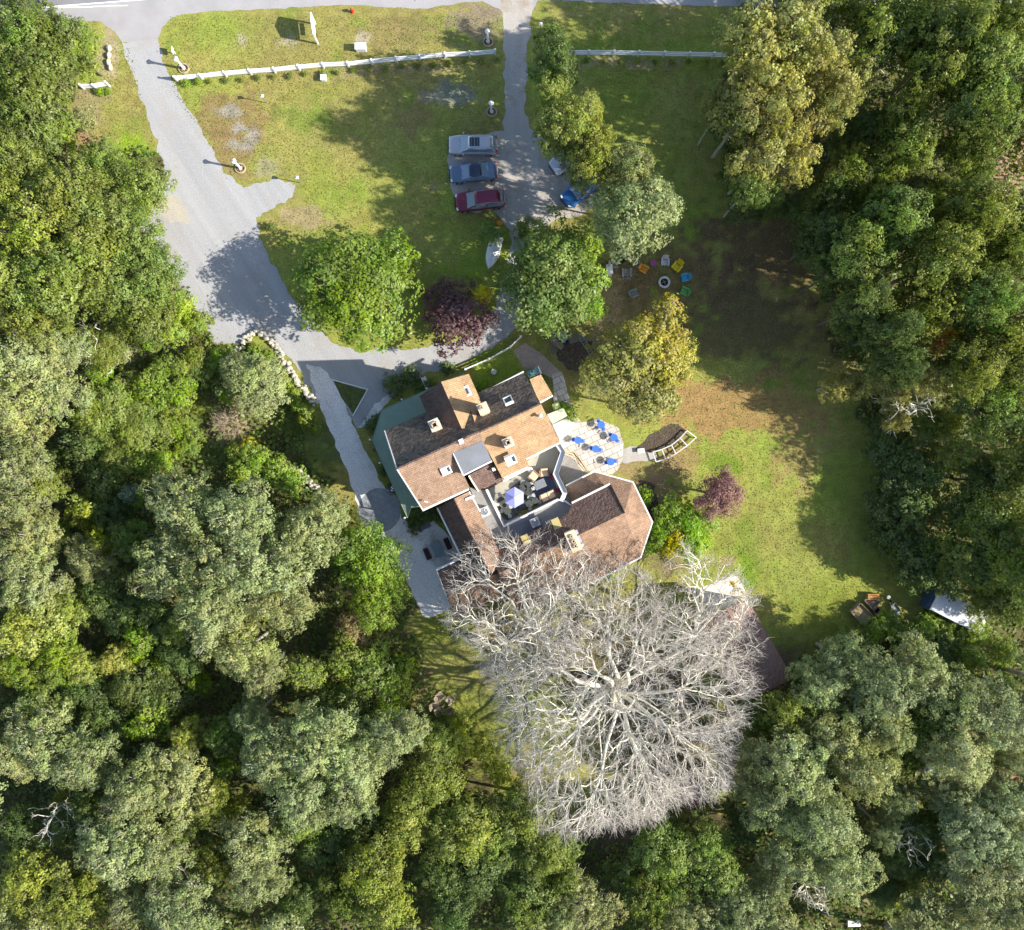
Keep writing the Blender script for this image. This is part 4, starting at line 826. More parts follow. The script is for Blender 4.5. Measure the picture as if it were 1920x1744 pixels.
def armchair(label, px, py, rz, w=.72, seats=1):
    t = thing('sofa' if seats > 1 else 'armchair', label, 'sofa' if seats > 1 else 'armchair', deckp(px, py), rz)
    W = w*seats; MB().box((0,0,.2), (W+.2,.8,.34)).build('frame', WICK, t, bevel=.04); MB().box((0,.36,.45), (W+.2,.12,.5)).build('backrest', WICK, t, bevel=.04)
    for s in (-1, 1): MB().box((s*(W/2+.06),0,.42), (.12,.8,.2)).build('armrest', WICK, t, bevel=.03)
    for k in range(seats):
        x = (k-(seats-1)/2)*w; MB().box((x,-.05,.43), (w-.05,.62,.14)).build('seat_cushion', CUSH, t, bevel=.05); MB().box((x,.27,.66), (w-.05,.18,.42), 0, ('X',-.15)).build('back_cushion', CUSH, t, bevel=.05)
armchair('beige cushioned armchair nearest the tan gable on the roof deck', 1000, 893, rad(50)); armchair('beige cushioned armchair under the parapet corner on the roof deck', 1020, 886, rad(5))
armchair('two-seat tan cushioned sofa at the lower right of the roof deck', 1027, 930, UR, .68, 2)
t = thing('rug', 'grey patterned outdoor rug under the lounge furniture on the roof deck', 'rug', deckp(1015,914), UR); MB().box((0,0,.01), (2.6,2.0,.02)).build('rug_and_shade_mat', mat('grey_rug', (.12,.14,.2), .95, .4, 8), t)
t = thing('coffee_table', 'low grey glass topped coffee table between the armchairs and the sofa', 'table', deckp(1012,908)+Vector((0,0,.02)), UR)
MB().box((0,0,.42), (1.1,.8,.04)).build('tabletop', mat('smoked_glass', (.2,.21,.23), .2, .3, 10), t, bevel=.01)
for x in (-.5,.5):
    for y in (-.35,.35): MB().cyl((x,y,0), .03, .42, 6).build('leg', GREYM, t)
side_table('small pale round side table beside the tan gable on the roof deck', 994, 881, .26, .5, WHITE, DZ)
for i, (px, py) in enumerate(((1033,892),(1048,919))):
    t = thing('flower_pot', 'red flowering pot plant ' + ('by the upper bend' if i == 0 else 'by the lower bend') + ' of the white parapet', 'plant', deckp(px, py))
    MB().lathe((0,0,0), [(.14,0),(.2,.3),(.2,.32)], 14).build('pot', BLACK, t); fb = MB(); rn = random.Random(i)
    for k in range(30): a = rn.uniform(0,6.3); q = rn.uniform(0,.2); fb.blob((q*math.cos(a), q*math.sin(a), .36+rn.uniform(0,.12)), .05, k, 1)
    fb.build('flowers', mat('red_flowers', (.5,.02,.05), .7, .3, 10), t)
t = thing('planter_box', 'long box of yellow-green flowers along the parapet of the roof deck', 'planter', deckp(993,957), UR)
MB().box((0,0,.15), (2.2,.25,.3)).build('trough', WOOD, t); fb = MB(); rn = random.Random(5)
for k in range(110): fb.blob((rn.uniform(-1.1,1.1), rn.uniform(-.18,.18), .34+rn.uniform(0,.15)), rn.uniform(.03,.07), k, 1)
fb.build('flowers', mat('yellow_green_flowers', (.3,.32,.02), .8, .6, 9), t)
# ------------------------------------------------------------------ left courtyard on the shell
t = thing('bench', 'grey stone bench by the hedge in the shell courtyard', 'bench', P(797,987), UR)
MB().box((0,0,.42), (1.2,.5,.08)).build('seat', mat('grey_slate', (.16,.17,.19), .8, .2), t)
for x in (-.4,.4): MB().box((x,0,.19), (.15,.4,.38)).build('leg', TRIM, t)
MAR = mat('maroon_canvas', (.05,.02,.025), .8, .2)
for px, py, w in ((802,1038,'left'),(840,1019,'right')):
    t = thing('bench', 'dark maroon bench on the %s of the grey table in the shell courtyard' % w, 'bench', P(px, py), UR+math.pi/2)
    MB().box((0,0,.42), (1.15,.5,.08)).build('seat', MAR, t, bevel=.02)
    for x in (-.45,.45): MB().box((x,0,.19), (.08,.4,.38)).build('leg', MAR, t)
t = thing('picnic_table', 'blue-grey table between the two maroon benches', 'table', P(821,1029), UR+math.pi/2)
MB().box((0,0,.7), (1.5,.95,.06)).build('tabletop', mat('blue_grey_table', (.2,.24,.26), .7, .15), t, bevel=.03)
for x in (-.6,.6): MB().box((x,0,.34), (.1,.7,.68)).build('leg', GREYM, t)
# ------------------------------------------------------------------ timber chairs lower left of the bare tree
for px, py, a, w in ((827,1303,2.3,'topmost of the pale timber chairs'),(819,1322,1.8,'left chair of the pale timber chairs'),(829,1330,1.9,'lowest pale chair beside the left one'),(846,1333,.3,'small dark chair right of the timber chairs'),(842,1312,-.9,'chair nearest the bare branches')):
    adirondack(w + ' on the grass below the bare tree', px, py, a, PALEW if px != 846 else WOOD, group='timber chairs under the bare tree', s=1.0 if px != 846 else .8)
# ------------------------------------------------------------------ raised beds, trailer, bbq by the right wood
def raised_bed(label, pts, h, soil):
    ps = [P(*p, h) for p in pts]; c = sum(ps, Vector()) / len(ps); c.z = 0; t = thing('raised_bed', label, 'planter', c, 0, 'raised timber beds')
    n = len(ps)
    for i in range(n):
        a, b = ps[i] - c, ps[(i+1) % n] - c; d = b - a; m = (a+b)/2; MB().box((m.x, m.y, h/2), (d.length+.06,.07,h), math.atan2(d.y, d.x)).build('side_board', WOOD, t)
    MB().prism([((p-c)*.97)[:2] for p in ps], 0, h*.55).build('soil', soil, t)
STRAW = mat('straw_mulch', (.34,.27,.14), .95, .3, 3, 20, .6)
raised_bed('larger raised timber bed with pale straw on the lawn below the two smaller ones', [(1614,1131),(1596,1148),(1620,1174),(1640,1157)], .75, STRAW)
raised_bed('raised timber bed with bare earth behind the orange crate', [(1632,1121),(1621,1126),(1637,1143),(1652,1129)], .6, mat('brown_earth', (.25,.17,.12), .95, .25))
raised_bed('small raised timber bed with a pale sack in it, partly under the bush', [(1646,1138),(1638,1146),(1644,1153),(1653,1144)], .55, SOIL)
t = thing('crate', 'orange slatted crate at the top of the raised beds', 'crate', P(1634,1118)); cb = MB()
OR = mat('orange_wood', (.5,.25,.08), .7, .2)
for k in range(4): cb.box((0,-.22+.15*k,.62), (1.05,.11,.03))
cb.box((0,-.26,.3), (1.05,.04,.6)).box((0,.26,.3), (1.05,.04,.6)); cb.build('slats', OR, t)
for x in (-.5,.5): MB().box((x,0,.3), (.05,.5,.58)).build('end_panel', OR, t)
t = thing('wheelbarrow', 'dark wheelbarrow with a white bucket end beside the bush right of the raised beds', 'wheelbarrow', P(1676,1140), rad(-60))
MB().add([(-.5,-.3,.5),(.4,-.35,.5),(.4,.35,.5),(-.5,.3,.5),(-.3,-.18,.25),(.2,-.2,.25),(.2,.2,.25),(-.3,.18,.25)], [(0,1,5,4),(1,2,6,5),(2,3,7,6),(3,0,4,7),(4,5,6,7)]).build('tray', GREYM, t)
MB().tube([(-.85,0,.2),(-.85,.001,.2)], [.01,.01], 4).tube([(-.7,-.05,.2),(-.7,.05,.2)], [.2,.2], 14).build('wheel', BLACK, t)
for s in (-1, 1): MB().tube([(-.7,s*.08,.25),(.4,s*.3,.4),(1.0,s*.3,.6)], [.02]*3, 6).build('handle', BLACK, t)
MB().lathe((.55,0,0), [(.14,0),(.18,.35),(.18,.37)], 12).build('bucket', WHITE, t)
ball(1663,1119,.17,'small pale pot on the shaded grass right of the orange crate', TRIM)
t = thing('trailer', 'tall white box trailer parked against the wood at the right of the lawn', 'trailer', P(1779,1141), rad(-27)+math.pi)
TW = mat('white_trailer_panels', (.66,.68,.72), .45, .06); L2, W2, H2 = 5.2, 2.1, 2.5
MB().box((0,0,1.45), (L2,W2,2.1)).build('box_body', TW, t, bevel=.06); MB().box((L2/2+.16,0,1.3), (.34,W2+.02,1.9)).build('front_cap', mat('blue_trailer_nose', (.04,.08,.16), .4, .1), t, bevel=.1); MB().box((L2/2-.02,0,2.53), (.14,W2+.04,.1)).build('roof_edge', WHITE, t)
MB().box((0,W2/2+.01,1.4), (L2*.96,.02,1.6)).build('side_panel', mat('blue_trailer_side', (.03,.1,.25), .5, .1), t)
for s in (-1, 1): MB().tube([(-.6,s*(W2/2-.2),.34),(-.6,s*(W2/2),.34)], [.34,.34], 18).build('wheel', BLACK, t)
MB().tube([(L2/2+.3,.5,.45),(L2/2+1.5,0,.45)], [.04]*2, 6).tube([(L2/2+.3,-.5,.45),(L2/2+1.5,0,.45)], [.04]*2, 6).build('drawbar', GREYM, t)
# ------------------------------------------------------------------ barn under the bare tree
barn = thing('barn', 'low barn with reddish brown roof under the bare tree at the lawn edge', 'barn', P(1400,1180)); bo = P(1400,1180)
PINK = shingle('reddish_shingles', (.2,.13,.105), (.27,.18,.15), rad(64), .4)
def bp(pts, name, m, t_=.14): return MB().slab([hp(*p) for p in pts], t_).build(name, m, barn, bo)
bp([(1362,1140,5.6),(1402,1125,4.4),(1487,1272,4.4),(1440,1296,5.6)], 'roof', PINK); bp([(1362,1140,5.6),(1440,1296,5.6),(1390,1325,4.2),(1312,1164,4.2)], 'roof', PINK)
MB().prism([hp(*p)[:2] for p in ((1318,1164,4),(1398,1129,4),(1480,1270,4),(1392,1318,4))], 0, 4.05).build('wall', SIDING, barn, bo)
sheet('pale_patio', [(1302,1106),(1345,1090),(1381,1076),(1405,1124),(1370,1138),(1345,1150),(1320,1130)], 0.016, mat('cream_paving', (.66,.6,.53), .8, .1, 1, 8), .8, 61)
lf = MB(); rn = random.Random(8)
for k in range(60):
    cx, cy = rn.choice(((1376,1097),(1382,1104),(1390,1120),(1374,1094),(1383,1106))); c = hp(cx+rn.gauss(0,4), cy+rn.gauss(0,3), .05); lf.box(c, (.16,.11,.02), rn.uniform(0,3))
tag(lf.build('fallen_leaves', mat('yellow_leaf_litter', (.55,.38,.02), .8, .2), None), kind='stuff')
shed = thing('shed', 'brown timber shed roof showing below the lower edge of the bare tree', 'shed', P(1297,1492)); so2 = P(1297,1492)
PLK = brickmat('brown_planks', (.2,.13,.09), (.26,.17,.12), (.08,.05,.04), 1, 4, .2, rad(-20), .85, .03, .4)
MB().slab([hp(*p) for p in ((1270,1500,2.6),(1308,1470,2.6),(1330,1500,2.3),(1290,1524,2.3))], .1).build('roof', PLK, shed, so2); MB().prism([hp(*p)[:2] for p in ((1274,1500,2.3),(1306,1474,2.3),(1325,1499,2.3),(1292,1519,2.3))], 0, 2.25).build('wall', PLK, shed, so2)
gl = mat('grass_edging_timber', (.5,.42,.25), .8, .2)
o = MB().tube([P(1303,1462,.05), P(1338,1520,.05)], [.06]*2, 4).build('timber_edging', gl, None); tag(o, 'thin pale timber edging crossing the grass right of the brown shed', 'edging')
t = thing('cold_frame', 'grey slatted box on the grass between the bare tree and the right wood', 'box', P(1362,1466), rad(30))
MB().box((0,0,.35), (1.4,1.0,.7)).build('box', WOOD, t, bevel=.02); MB().box((0,0,.74), (1.5,1.1,.05)).build('lid', G1, t)
t = thing('patio_table', 'small pale table with squares on brown paving at the right edge of the photo', 'table', P(1895,1447), 0)
MB().box((0,0,.02), (2.2,1.6,.04)).build('paving', mat('terracotta_paving', (.35,.2,.15), .9, .2), t)
for k in range(3): MB().box((-.7+.62*k,.1,.09), (.4,.36,.1)).build('cushion', WHITE, t, bevel=.03)
# things in the dark gap on the right
t = thing('garden_statue', 'pale blue tarpaulin over a box in the dark gap of the right wood', 'tarpaulin', P(1740,1438), .6)
t.name = 'tarpaulin_pile'; MB().blob((0,0,.5), .6, 3, 2, .12, (1,.8,.9)).build('cover', mat('blue_tarp', (.45,.5,.65), .6, .15), t)
t = thing('barrel', 'round pale green barrel beside the tarpaulin in the dark gap', 'barrel', P(1754,1450)); MB().lathe((0,0,0), [(.28,0),(.33,.4),(.28,.85),(.24,.86)], 16).build('drum', mat('pale_green_plastic', (.3,.42,.38), .5, .1), t)
t = thing('bucket', 'small red bucket in the dark gap of the right wood', 'bucket', P(1740,1472)); MB().lathe((0,0,0), [(.18,0),(.24,.4),(.24,.42)], 12).build('pail', RED, t)
utility(1598,1727,'white crate on the bare ground at the bottom edge of the photo', (1.1,.5,.5), 0, 'crate', 'crate')
# pumpkins
for px, py, lab in ((937,423,'orange pumpkin on top of the post by the tree below the red car'),):
    t = thing('pumpkin', lab, 'pumpkin', P(px, py)); pb = MB(); 
    for k in range(8): a = k*.785; pb.blob((.12*math.cos(a), .12*math.sin(a), 1.0), .17, k, 1, .02, (1,1,.95))
    pb.build('fruit', mat('pumpkin_skin', (.7,.22,.01), .5, .1), t, smooth=True); MB().cyl((0,0,0), .12, .9, 8).build('stump', WOOD, t); MB().cyl((0,0,1.12), .03, .1, 6).build('stalk', WOOD, t)
# ------------------------------------------------------------------ vegetation
def leafmat():
    m = bpy.data.materials.new('foliage'); m.use_nodes = True; N = m.node_tree.nodes; L = m.node_tree.links
    b = N['Principled BSDF']; b.inputs['Roughness'].default_value = 0.42; b.inputs['Specular IOR Level'].default_value = 0.35
    oi = N.new('ShaderNodeObjectInfo'); at = N.new('ShaderNodeAttribute'); at.attribute_name = 'leafvar'
    hs = N.new('ShaderNodeHueSaturation'); L.new(oi.outputs['Color'], hs.inputs['Color'])
    a = N.new('ShaderNodeMapRange'); a.inputs[3].default_value = .473; a.inputs[4].default_value = .53; L.new(at.outputs['Color'], N.new('ShaderNodeSeparateColor').inputs[0]); sp = [n for n in N if n.bl_idname == 'ShaderNodeSeparateColor'][0]
    L.new(sp.outputs[0], a.inputs[0]); L.new(a.outputs[0], hs.inputs['Hue'])
    v = N.new('ShaderNodeMapRange'); v.inputs[3].default_value = .6; v.inputs[4].default_value = 1.45; L.new(sp.outputs[1], v.inputs[0]); L.new(v.outputs[0], hs.inputs['Value'])
    s = N.new('ShaderNodeMapRange'); s.inputs[3].default_value = .8; s.inputs[4].default_value = 1.15; L.new(sp.outputs[2], s.inputs[0]); L.new(s.outputs[0], hs.inputs['Saturation'])
    L.new(hs.outputs[0], b.inputs['Base Color'])
    tr = N.new('ShaderNodeBsdfTranslucent'); L.new(hs.outputs[0], tr.inputs[0]); mx = N.new('ShaderNodeMixShader'); mx.inputs[0].default_value = .45
    L.new(b.outputs[0], mx.inputs[1]); L.new(tr.outputs[0], mx.inputs[2]); L.new(mx.outputs[0], N['Material Output'].inputs[0])
    return m
LEAF = leafmat()
BARK = mat('bark', (.17,.14,.11), .95, .3, 2, 14, .5)
PBARK = mat('pale_bark', (.42,.39,.33), .9, .25, 2, 14, .3)
TWIG = mat('grey_twigs', (.53,.485,.43), .95, .3, 1.0, 8)
BBARK = mat('bleached_bark', (.76,.72,.6), .9, .25, 1.2, 10, .2)
def leaf_mesh(name, c, nrm, size, rng, var=None, asp=.62):
    n = len(c); r = rng.normal(size=(n, 3)); t = np.cross(nrm, r); t /= np.linalg.norm(t, axis=1)[:, None] + 1e-9; b = np.cross(nrm, t)
    s = size[:, None]; v = np.stack([c + t * s, c + b * s * asp + nrm * s * .18, c - t * s, c - b * s * asp + nrm * s * .18], 1).reshape(-1, 3)
    me = bpy.data.meshes.new(name); me.vertices.add(4 * n); me.vertices.foreach_set('co', v.astype(np.float32).ravel())
    me.loops.add(4 * n); me.loops.foreach_set('vertex_index', np.arange(4 * n, dtype=np.int32)); me.polygons.add(n)
    me.polygons.foreach_set('loop_start', np.arange(0, 4 * n, 4, dtype=np.int32)); me.polygons.foreach_set('loop_total', np.full(n, 4, np.int32)); me.update()
    if var is None: var = rng.rand(n, 3)
    a = me.color_attributes.new('leafvar', 'FLOAT_COLOR', 'POINT'); q = np.hstack([np.clip(var, 0, 1), np.ones((n, 1))]); a.data.foreach_set('color', np.repeat(q, 4, 0).astype(np.float32).ravel())
    me.materials.append(LEAF); return me
def sph(rng, n, zmin=-1.0):
    z = rng.uniform(zmin, 1, n); a = rng.uniform(0, 2 * np.pi, n); q = np.sqrt(np.maximum(0, 1 - z * z)); return np.stack([q * np.cos(a), q * np.sin(a), z], -1)
def crown(seed, R, hc, z0, nl, lr, ncl, cr, nlv, ls, ragged=.25, shape=1.0, droop=0.0):
    """lobes > clumps > leaves; returns mesh and the lobe centres"""
    rng = np.random.RandomState(seed); ph = rng.uniform(0, 6.28, 4)
    def edge(a): return 1 + ragged * (.5 * np.sin(2 * a + ph[0]) + .4 * np.sin(3 * a + ph[1]) + .35 * np.sin(5 * a + ph[2]) + .25 * np.sin(8 * a + ph[3]))
    lob = []
    cand = sph(rng, nl * 30, -.25)
    for c in cand:
        a = math.atan2(c[1], c[0]); f = rng.uniform(.62, .98) if rng.rand() < .85 else rng.uniform(.2, .6)
        p = np.array((c[0] * edge(a) * f * (R - lr * .55), c[1] * edge(a) * f * (R - lr * .55), z0 + hc * (.42 + .5 * c[2] * f * shape) + rng.uniform(-.06, .06) * hc))
        if all(np.linalg.norm((p - q) * (1, 1, .7)) > lr * .95 for q in lob): lob.append(p)
        if len(lob) >= nl: break
    C_, N_, S_, V_ = [], [], [], []
    ctr = np.array((0, 0, z0 + hc * .35))
    for p in lob:
        rr = lr * rng.uniform(.75, 1.3); out = p - ctr; out = out / (np.linalg.norm(out) + 1e-6)
        d = sph(rng, ncl, -.55); lv = rng.rand(3) * .5
        cc = p + d * rr * np.array((1, 1, .72)) * rng.uniform(.75, 1.08, ncl)[:, None]
        for i, q in enumerate(cc):
            k = max(3, int(nlv * rng.uniform(.55, 1.4))); e = sph(rng, k, -.7); w = cr * rng.uniform(.7, 1.3)
            pos = q + e * w * np.array((1, 1, .6)) * rng.uniform(.5, 1.1, k)[:, None]; pos[:, 2] -= droop * (np.linalg.norm(pos[:, :2], axis=1) / R) ** 2
            nn = e * .55 + d[i] * .55 + out * .35 + np.array((0, 0, .45)) + rng.normal(size=(k, 3)) * .38; nn /= np.linalg.norm(nn, axis=1)[:, None]
            C_.append(pos); N_.append(nn); S_.append(ls * rng.uniform(.6, 1.35, k)); V_.append(lv + rng.rand(3) * .2 + rng.rand(k, 3) * .32)
    c = np.vstack(C_); return leaf_mesh('crown', c, np.vstack(N_), np.concatenate(S_), rng, np.vstack(V_)), lob
def limbs(seed, R, z0, hc, lob, r0, m, tw=.035):
    rn = random.Random(seed); mb = MB(); top = Vector((0, 0, z0 + hc * .25))
    mb.tube([(0,0,0), (rn.uniform(-.1,.1), rn.uniform(-.1,.1), z0 * .6), tuple(top), (0,0,z0+hc*.6)], [r0*1.25, r0*.9, r0*.65, r0*.25], 9)
    for p in lob:
        p = Vector(p); s = Vector((0, 0, z0 + hc * rn.uniform(-.05, .35))); m1 = s.lerp(p, .45) + Vector((rn.uniform(-.3,.3), rn.uniform(-.3,.3), rn.uniform(-.2,.5))) * R * .1; e = p + (p - s).normalized() * R * .12 + Vector((0,0,.1*R))
        mb.tube([s, m1, p, e], [r0*.32, r0*.2, r0*.1, tw*.5], 5)
        for k in range(2):
            q = p + Vector((rn.uniform(-1,1), rn.uniform(-1,1), rn.uniform(.2,1))) * R * .2; mb.tube([m1.lerp(p, .6), (m1.lerp(p, .6) + q) / 2 + Vector((rn.uniform(-.1,.1),)*3), q], [r0*.1, tw, tw*.5], 4)
    return mb
PROTO = {}; TREE = {}
def proto(key, seed, h0, R, hc, **kw):
    z0 = h0 - hc; bark = kw.pop('bark', BARK); me, lob = crown(seed, R, hc, z0, **kw)
    PROTO[key] = dict(me=me, limbs=limbs(seed, R, z0, hc, lob, max(.04, R * .055), bark), h0=h0, R=R, bark=bark, used=False)
for s in range(4):
    proto(('broad', s), 10 + s, 12, 4.6, 7.0, nl=38, lr=1.2, ncl=14, cr=.5, nlv=23, ls=.142)
for s in range(3):
    proto(('fine', s), 30 + s, 13, 4.8, 7.5, nl=42, lr=1.15, ncl=15, cr=.45, nlv=24, ls=.125, bark=PBARK, ragged=.3)
for s in range(3):
    proto(('coarse', s), 50 + s, 13, 4.6, 7.5, nl=32, lr=1.2, ncl=12, cr=.52, nlv=18, ls=.165, ragged=.4, bark=PBARK)
for s in range(3):
    proto(('small', s), 70 + s, 6, 2.5, 4.6, nl=20, lr=.85, ncl=11, cr=.36, nlv=14, ls=.135, ragged=.3)
for s in range(2):
    proto(('conifer', s), 90 + s, 8, 2.4, 7.0, nl=34, lr=.6, ncl=9, cr=.3, nlv=14, ls=.1, ragged=.15, shape=1.1)
for s in range(3):
    proto(('shrub', s), 110 + s, 1.3, 1.0, 1.25, nl=14, lr=.36, ncl=8, cr=.17, nlv=12, ls=.075, ragged=.2)
COL = dict(S=((.345,.385,.15),'silver-green'), s=((.385,.42,.19),'pale grey-green'), G=((.215,.285,.055),'mid green'), D=((.145,.205,.05),'dark green'), O=((.265,.32,.055),'olive green'), M=((.36,.40,.08),'pale yellow-green'), K=((.40,.39,.10),'pale olive'),
    B=((.235,.335,.035),'bright green'), H=((.28,.43,.03),'bright lime'), Y=((.36,.40,.045),'yellow-green'), A=((.52,.45,.065),'golden'), P=((.17,.085,.085),'purple-leaved'), p=((.26,.15,.145),'dusty purple'), N=((.32,.25,.12),'brownish'), L=((.58,.53,.02),'bright yellow'), R=((.5,.18,.04),'orange-leaved'), T=((.26,.37,.27),'blue-green'), C=((.30,.40,.05),'lime green'))
LM = [('the gravel drive',330,250),('the white fence stub',175,160),('the gravel turning area',400,420),('the stone wall',500,650),('the slate circle',710,955),('the shell courtyard',800,1060),
 ('the round-crowned garden tree',660,545),('the parked cars',900,325),('the fire pit',1245,530),('the golden tree',1230,640),('the flagstone patio',1120,840),('the purple bush',1352,926),('the raised beds',1625,1145),
 ('the white trailer',1770,1140),('the tall bare trees',1150,1330),('the barn roof',1430,1200),('the lower photo edge',960,1744),('the lower left corner',0,1744),('the lower right corner',1920,1744),('the upper right corner',1920,0),('the upper left corner',0,0),
 ('the left photo edge, halfway down',0,900),('the right photo edge, halfway down',1920,850),('the dark gap',1735,1460),('the brown clearing',430,800),('the broad lawn',1500,870),('the right-hand fence',1225,100),('the timber chairs',835,1318),('the bare earth, upper right',1895,310)]
def where(px, py):
    n, x, y = min(LM, key=lambda l: (l[1]-px)**2 + (l[2]-py)**2); dx, dy = px - x, py - y; d = math.hypot(dx, dy)
    if d < 45: return 'beside ' + n
    a = math.degrees(math.atan2(-dy, dx)) % 360
    w = ['right of','above right of','above','above left of','left of','below left of','below','below right of'][int(((a + 22.5) % 360) // 45)]
    if 'corner' in n or 'edge' in n: w = {'right of':'right of','above right of':'near','above':'above','above left of':'near'}.get(w, 'near')
    return ('well ' if d > 130 and w[0] in 'abr' and w != 'beside' and 'near' not in w else '') + w + ' ' + n
T = []   # (kind, seed, px, py, R in photo px at the crown, height, colour, group)
def t(k, col, *lst):
    for q in lst: T.append((k, col) + q)
# upper left wood
t('broad','G',(30,60,72,11),(95,70,62,10),(55,155,76,12),(50,222,68,11),(5,120,60,11)); t('small','C',(140,92,42,8),(98,238,36,8),(150,60,30,5)); t('small','S',(150,220,26,4))
t('broad','O',(35,345,72,13),(130,365,76,14),(62,430,78,15),(165,442,80,14),(105,520,78,15),(30,530,68,15),(60,612,60,13),(20,280,50,11)); t('broad','G',(255,350,62,9),(240,440,66,12),(282,515,60,11),(205,535,70,12),(265,590,58,9),(185,300,45,9)); t('small','C',(332,575,30,5),(322,615,30,5),(368,603,22,4),(20,560,30,8))
# left middle
t('fine','S',(45,680,80,14),(20,765,70,14),(95,740,58,12),(28,870,64,13),(32,945,58,12),(110,655,50,11),(60,1015,52,11)); t('broad','O',(190,650,46,7),(185,770,56,7),(80,910,40,10),(250,800,50,6)); t('small','O',(230,730,34,4),(300,800,34,4),(215,830,34,5),(375,700,24,3))
t('small','B',(280,725,38,5),(330,740,34,4),(330,800,30,3),(265,870,34,5),(300,690,26,4),(275,640,24,3),(318,602,22,3),(270,930,26,7),(350,830,28,3),(410,670,26,3)); t('small','O',(330,700,36,3.4),(365,670,30,3),(310,755,30,3)); t('small','D',(150,850,46,8),(190,900,44,8),(95,860,24,6)); t('broad','S',(478,722,60,6),(440,692,32,5)); t('small','T',(243,927,22,8)); t('small','s',(210,660,24,5))
t('small','C',(480,865,34,4),(520,885,34,4),(545,900,28,4),(450,880,30,4),(440,850,22,3)); t('shrub','L',(332,617,14,2),(158,755,14,4),(462,835,17,2))
t('shrub','C',(545,738,18,2),(558,762,16,2),(572,785,20,2.5),(532,722,16,2),(500,672,18,1.5),(478,655,14,1.2),(520,705,16,1.4),(590,800,15,1.5))
t('fine','S',(352,960,80,15),(335,1062,78,15),(440,965,76,16),(465,1060,88,17),(395,1140,80,16),(520,1125,72,14),(450,1222,58,13),(400,1050,75,16),(490,1260,50,12)); t('broad','S',(580,1000,62,13),(610,960,42,10)); t('broad','B',(690,1050,72,9),(702,1125,56,9)); t('small','G',(650,1020,34,7),(735,1105,32,6))
t('fine','S',(45,1090,66,12),(165,1050,46,10),(20,1040,40,11)); t('broad','M',(60,1175,72,11)); t('broad','B',(105,1235,50,10),(30,1250,46,10)); t('small','Y',(150,960,38,8),(185,1010,38,8)); t('broad','D',(190,1110,52,8),(230,1150,46,8),(255,1290,56,8),(190,1360,60,7),(310,1300,50,7),(340,1230,46,7),(160,1290,46,7),(120,1330,40,7),(200,960,44,7),(290,1160,46,8)); t('small','B',(260,1190,34,9),(285,1345,44,8),(255,1365,32,7),(150,1300,20,6),(370,1290,24,6),(300,1250,30,6))
t('conifer','G',(570,1265,46,8)); t('small','G',(640,1245,40,6),(690,1270,46,6),(660,1310,34,6),(610,1310,34,6)); t('small','B',(740,1290,36,5),(700,1235,30,5),(725,1330,30,5),(640,1200,26,4),(755,1255,26,4)); t('small','N',(655,1180,32,4),(670,1215,26,3))
# lower left
t('fine','S',(82,1390,74,13),(18,1412,50,12),(150,1425,68,13),(258,1480,74,13),(330,1475,70,12),(220,1592,76,13),(302,1600,56,12),(475,1592,66,12),(330,1705,74,13),(245,1690,50,11),(5,1715,40,10),(512,1405,72,14),(600,1392,78,15),(562,1492,66,14),(662,1432,74,14),(652,1502,56,13),(735,1385,56,13),(480,1660,48,11),(470,1350,40,11))
t('broad','O',(60,1665,74,11),(140,1690,66,11),(385,1510,44,10),(800,1470,66,9),(765,1540,62,9),(870,1560,66,10),(1020,1600,50,9),(820,1400,44,7),(695,1640,58,11),(720,1700,56,11),(650,1690,40,9),(400,1620,40,9),(180,1640,40,9)); t('small','Y',(908,1402,34,5),(872,1362,24,3.5),(935,1450,28,5)); t('broad','Y',(855,1400,34,6),(440,1520,30,8),(120,1500,26,6)); t('broad','D',(900,1640,58,8),(600,1590,52,7),(620,1660,46,8),(130,1560,50,7),(30,1560,50,7),(400,1450,40,7),(690,1560,50,7),(960,1480,0.1,1),(560,1690,46,8),(830,1650,50,8),(850,1710,50,9))
t('broad','G',(975,1530,62,9),(990,1700,62,9),(930,1590,50,8),(1060,1660,40,8)); t('fine','S',(1100,1705,64,9),(1050,1725,40,9)); t('small','D',(1250,1560,40,5),(1180,1660,44,6),(1060,1590,34,5),(1200,1720,34,6)); t('broad','G',(1250,1600,60,9),(1320,1590,54,9),(1340,1640,60,9),(1270,1660,44,8)); t('broad','O',(1222,1690,50,8)); t('fine','S',(1290,1722,56,9),(1400,1705,62,10),(1350,1740,40,9),(1450,1660,44,9))
t('broad','M',(215,1240,34,8),(330,1180,34,9),(150,1250,34,9),(350,1380,34,9)); t('broad','G',(560,1540,44,10),(330,1560,36,9),(420,1380,40,10),(160,1510,40,9),(60,1330,44,10),(120,1140,44,9),(240,1010,40,9),(215,870,36,7)); t('small','H',(250,1230,22,7),(100,1000,24,7),(420,1440,22,7),(600,1570,24,6),(180,700,24,5),(240,770,22,5),(300,860,24,4),(345,720,20,4),(420,740,18,3))
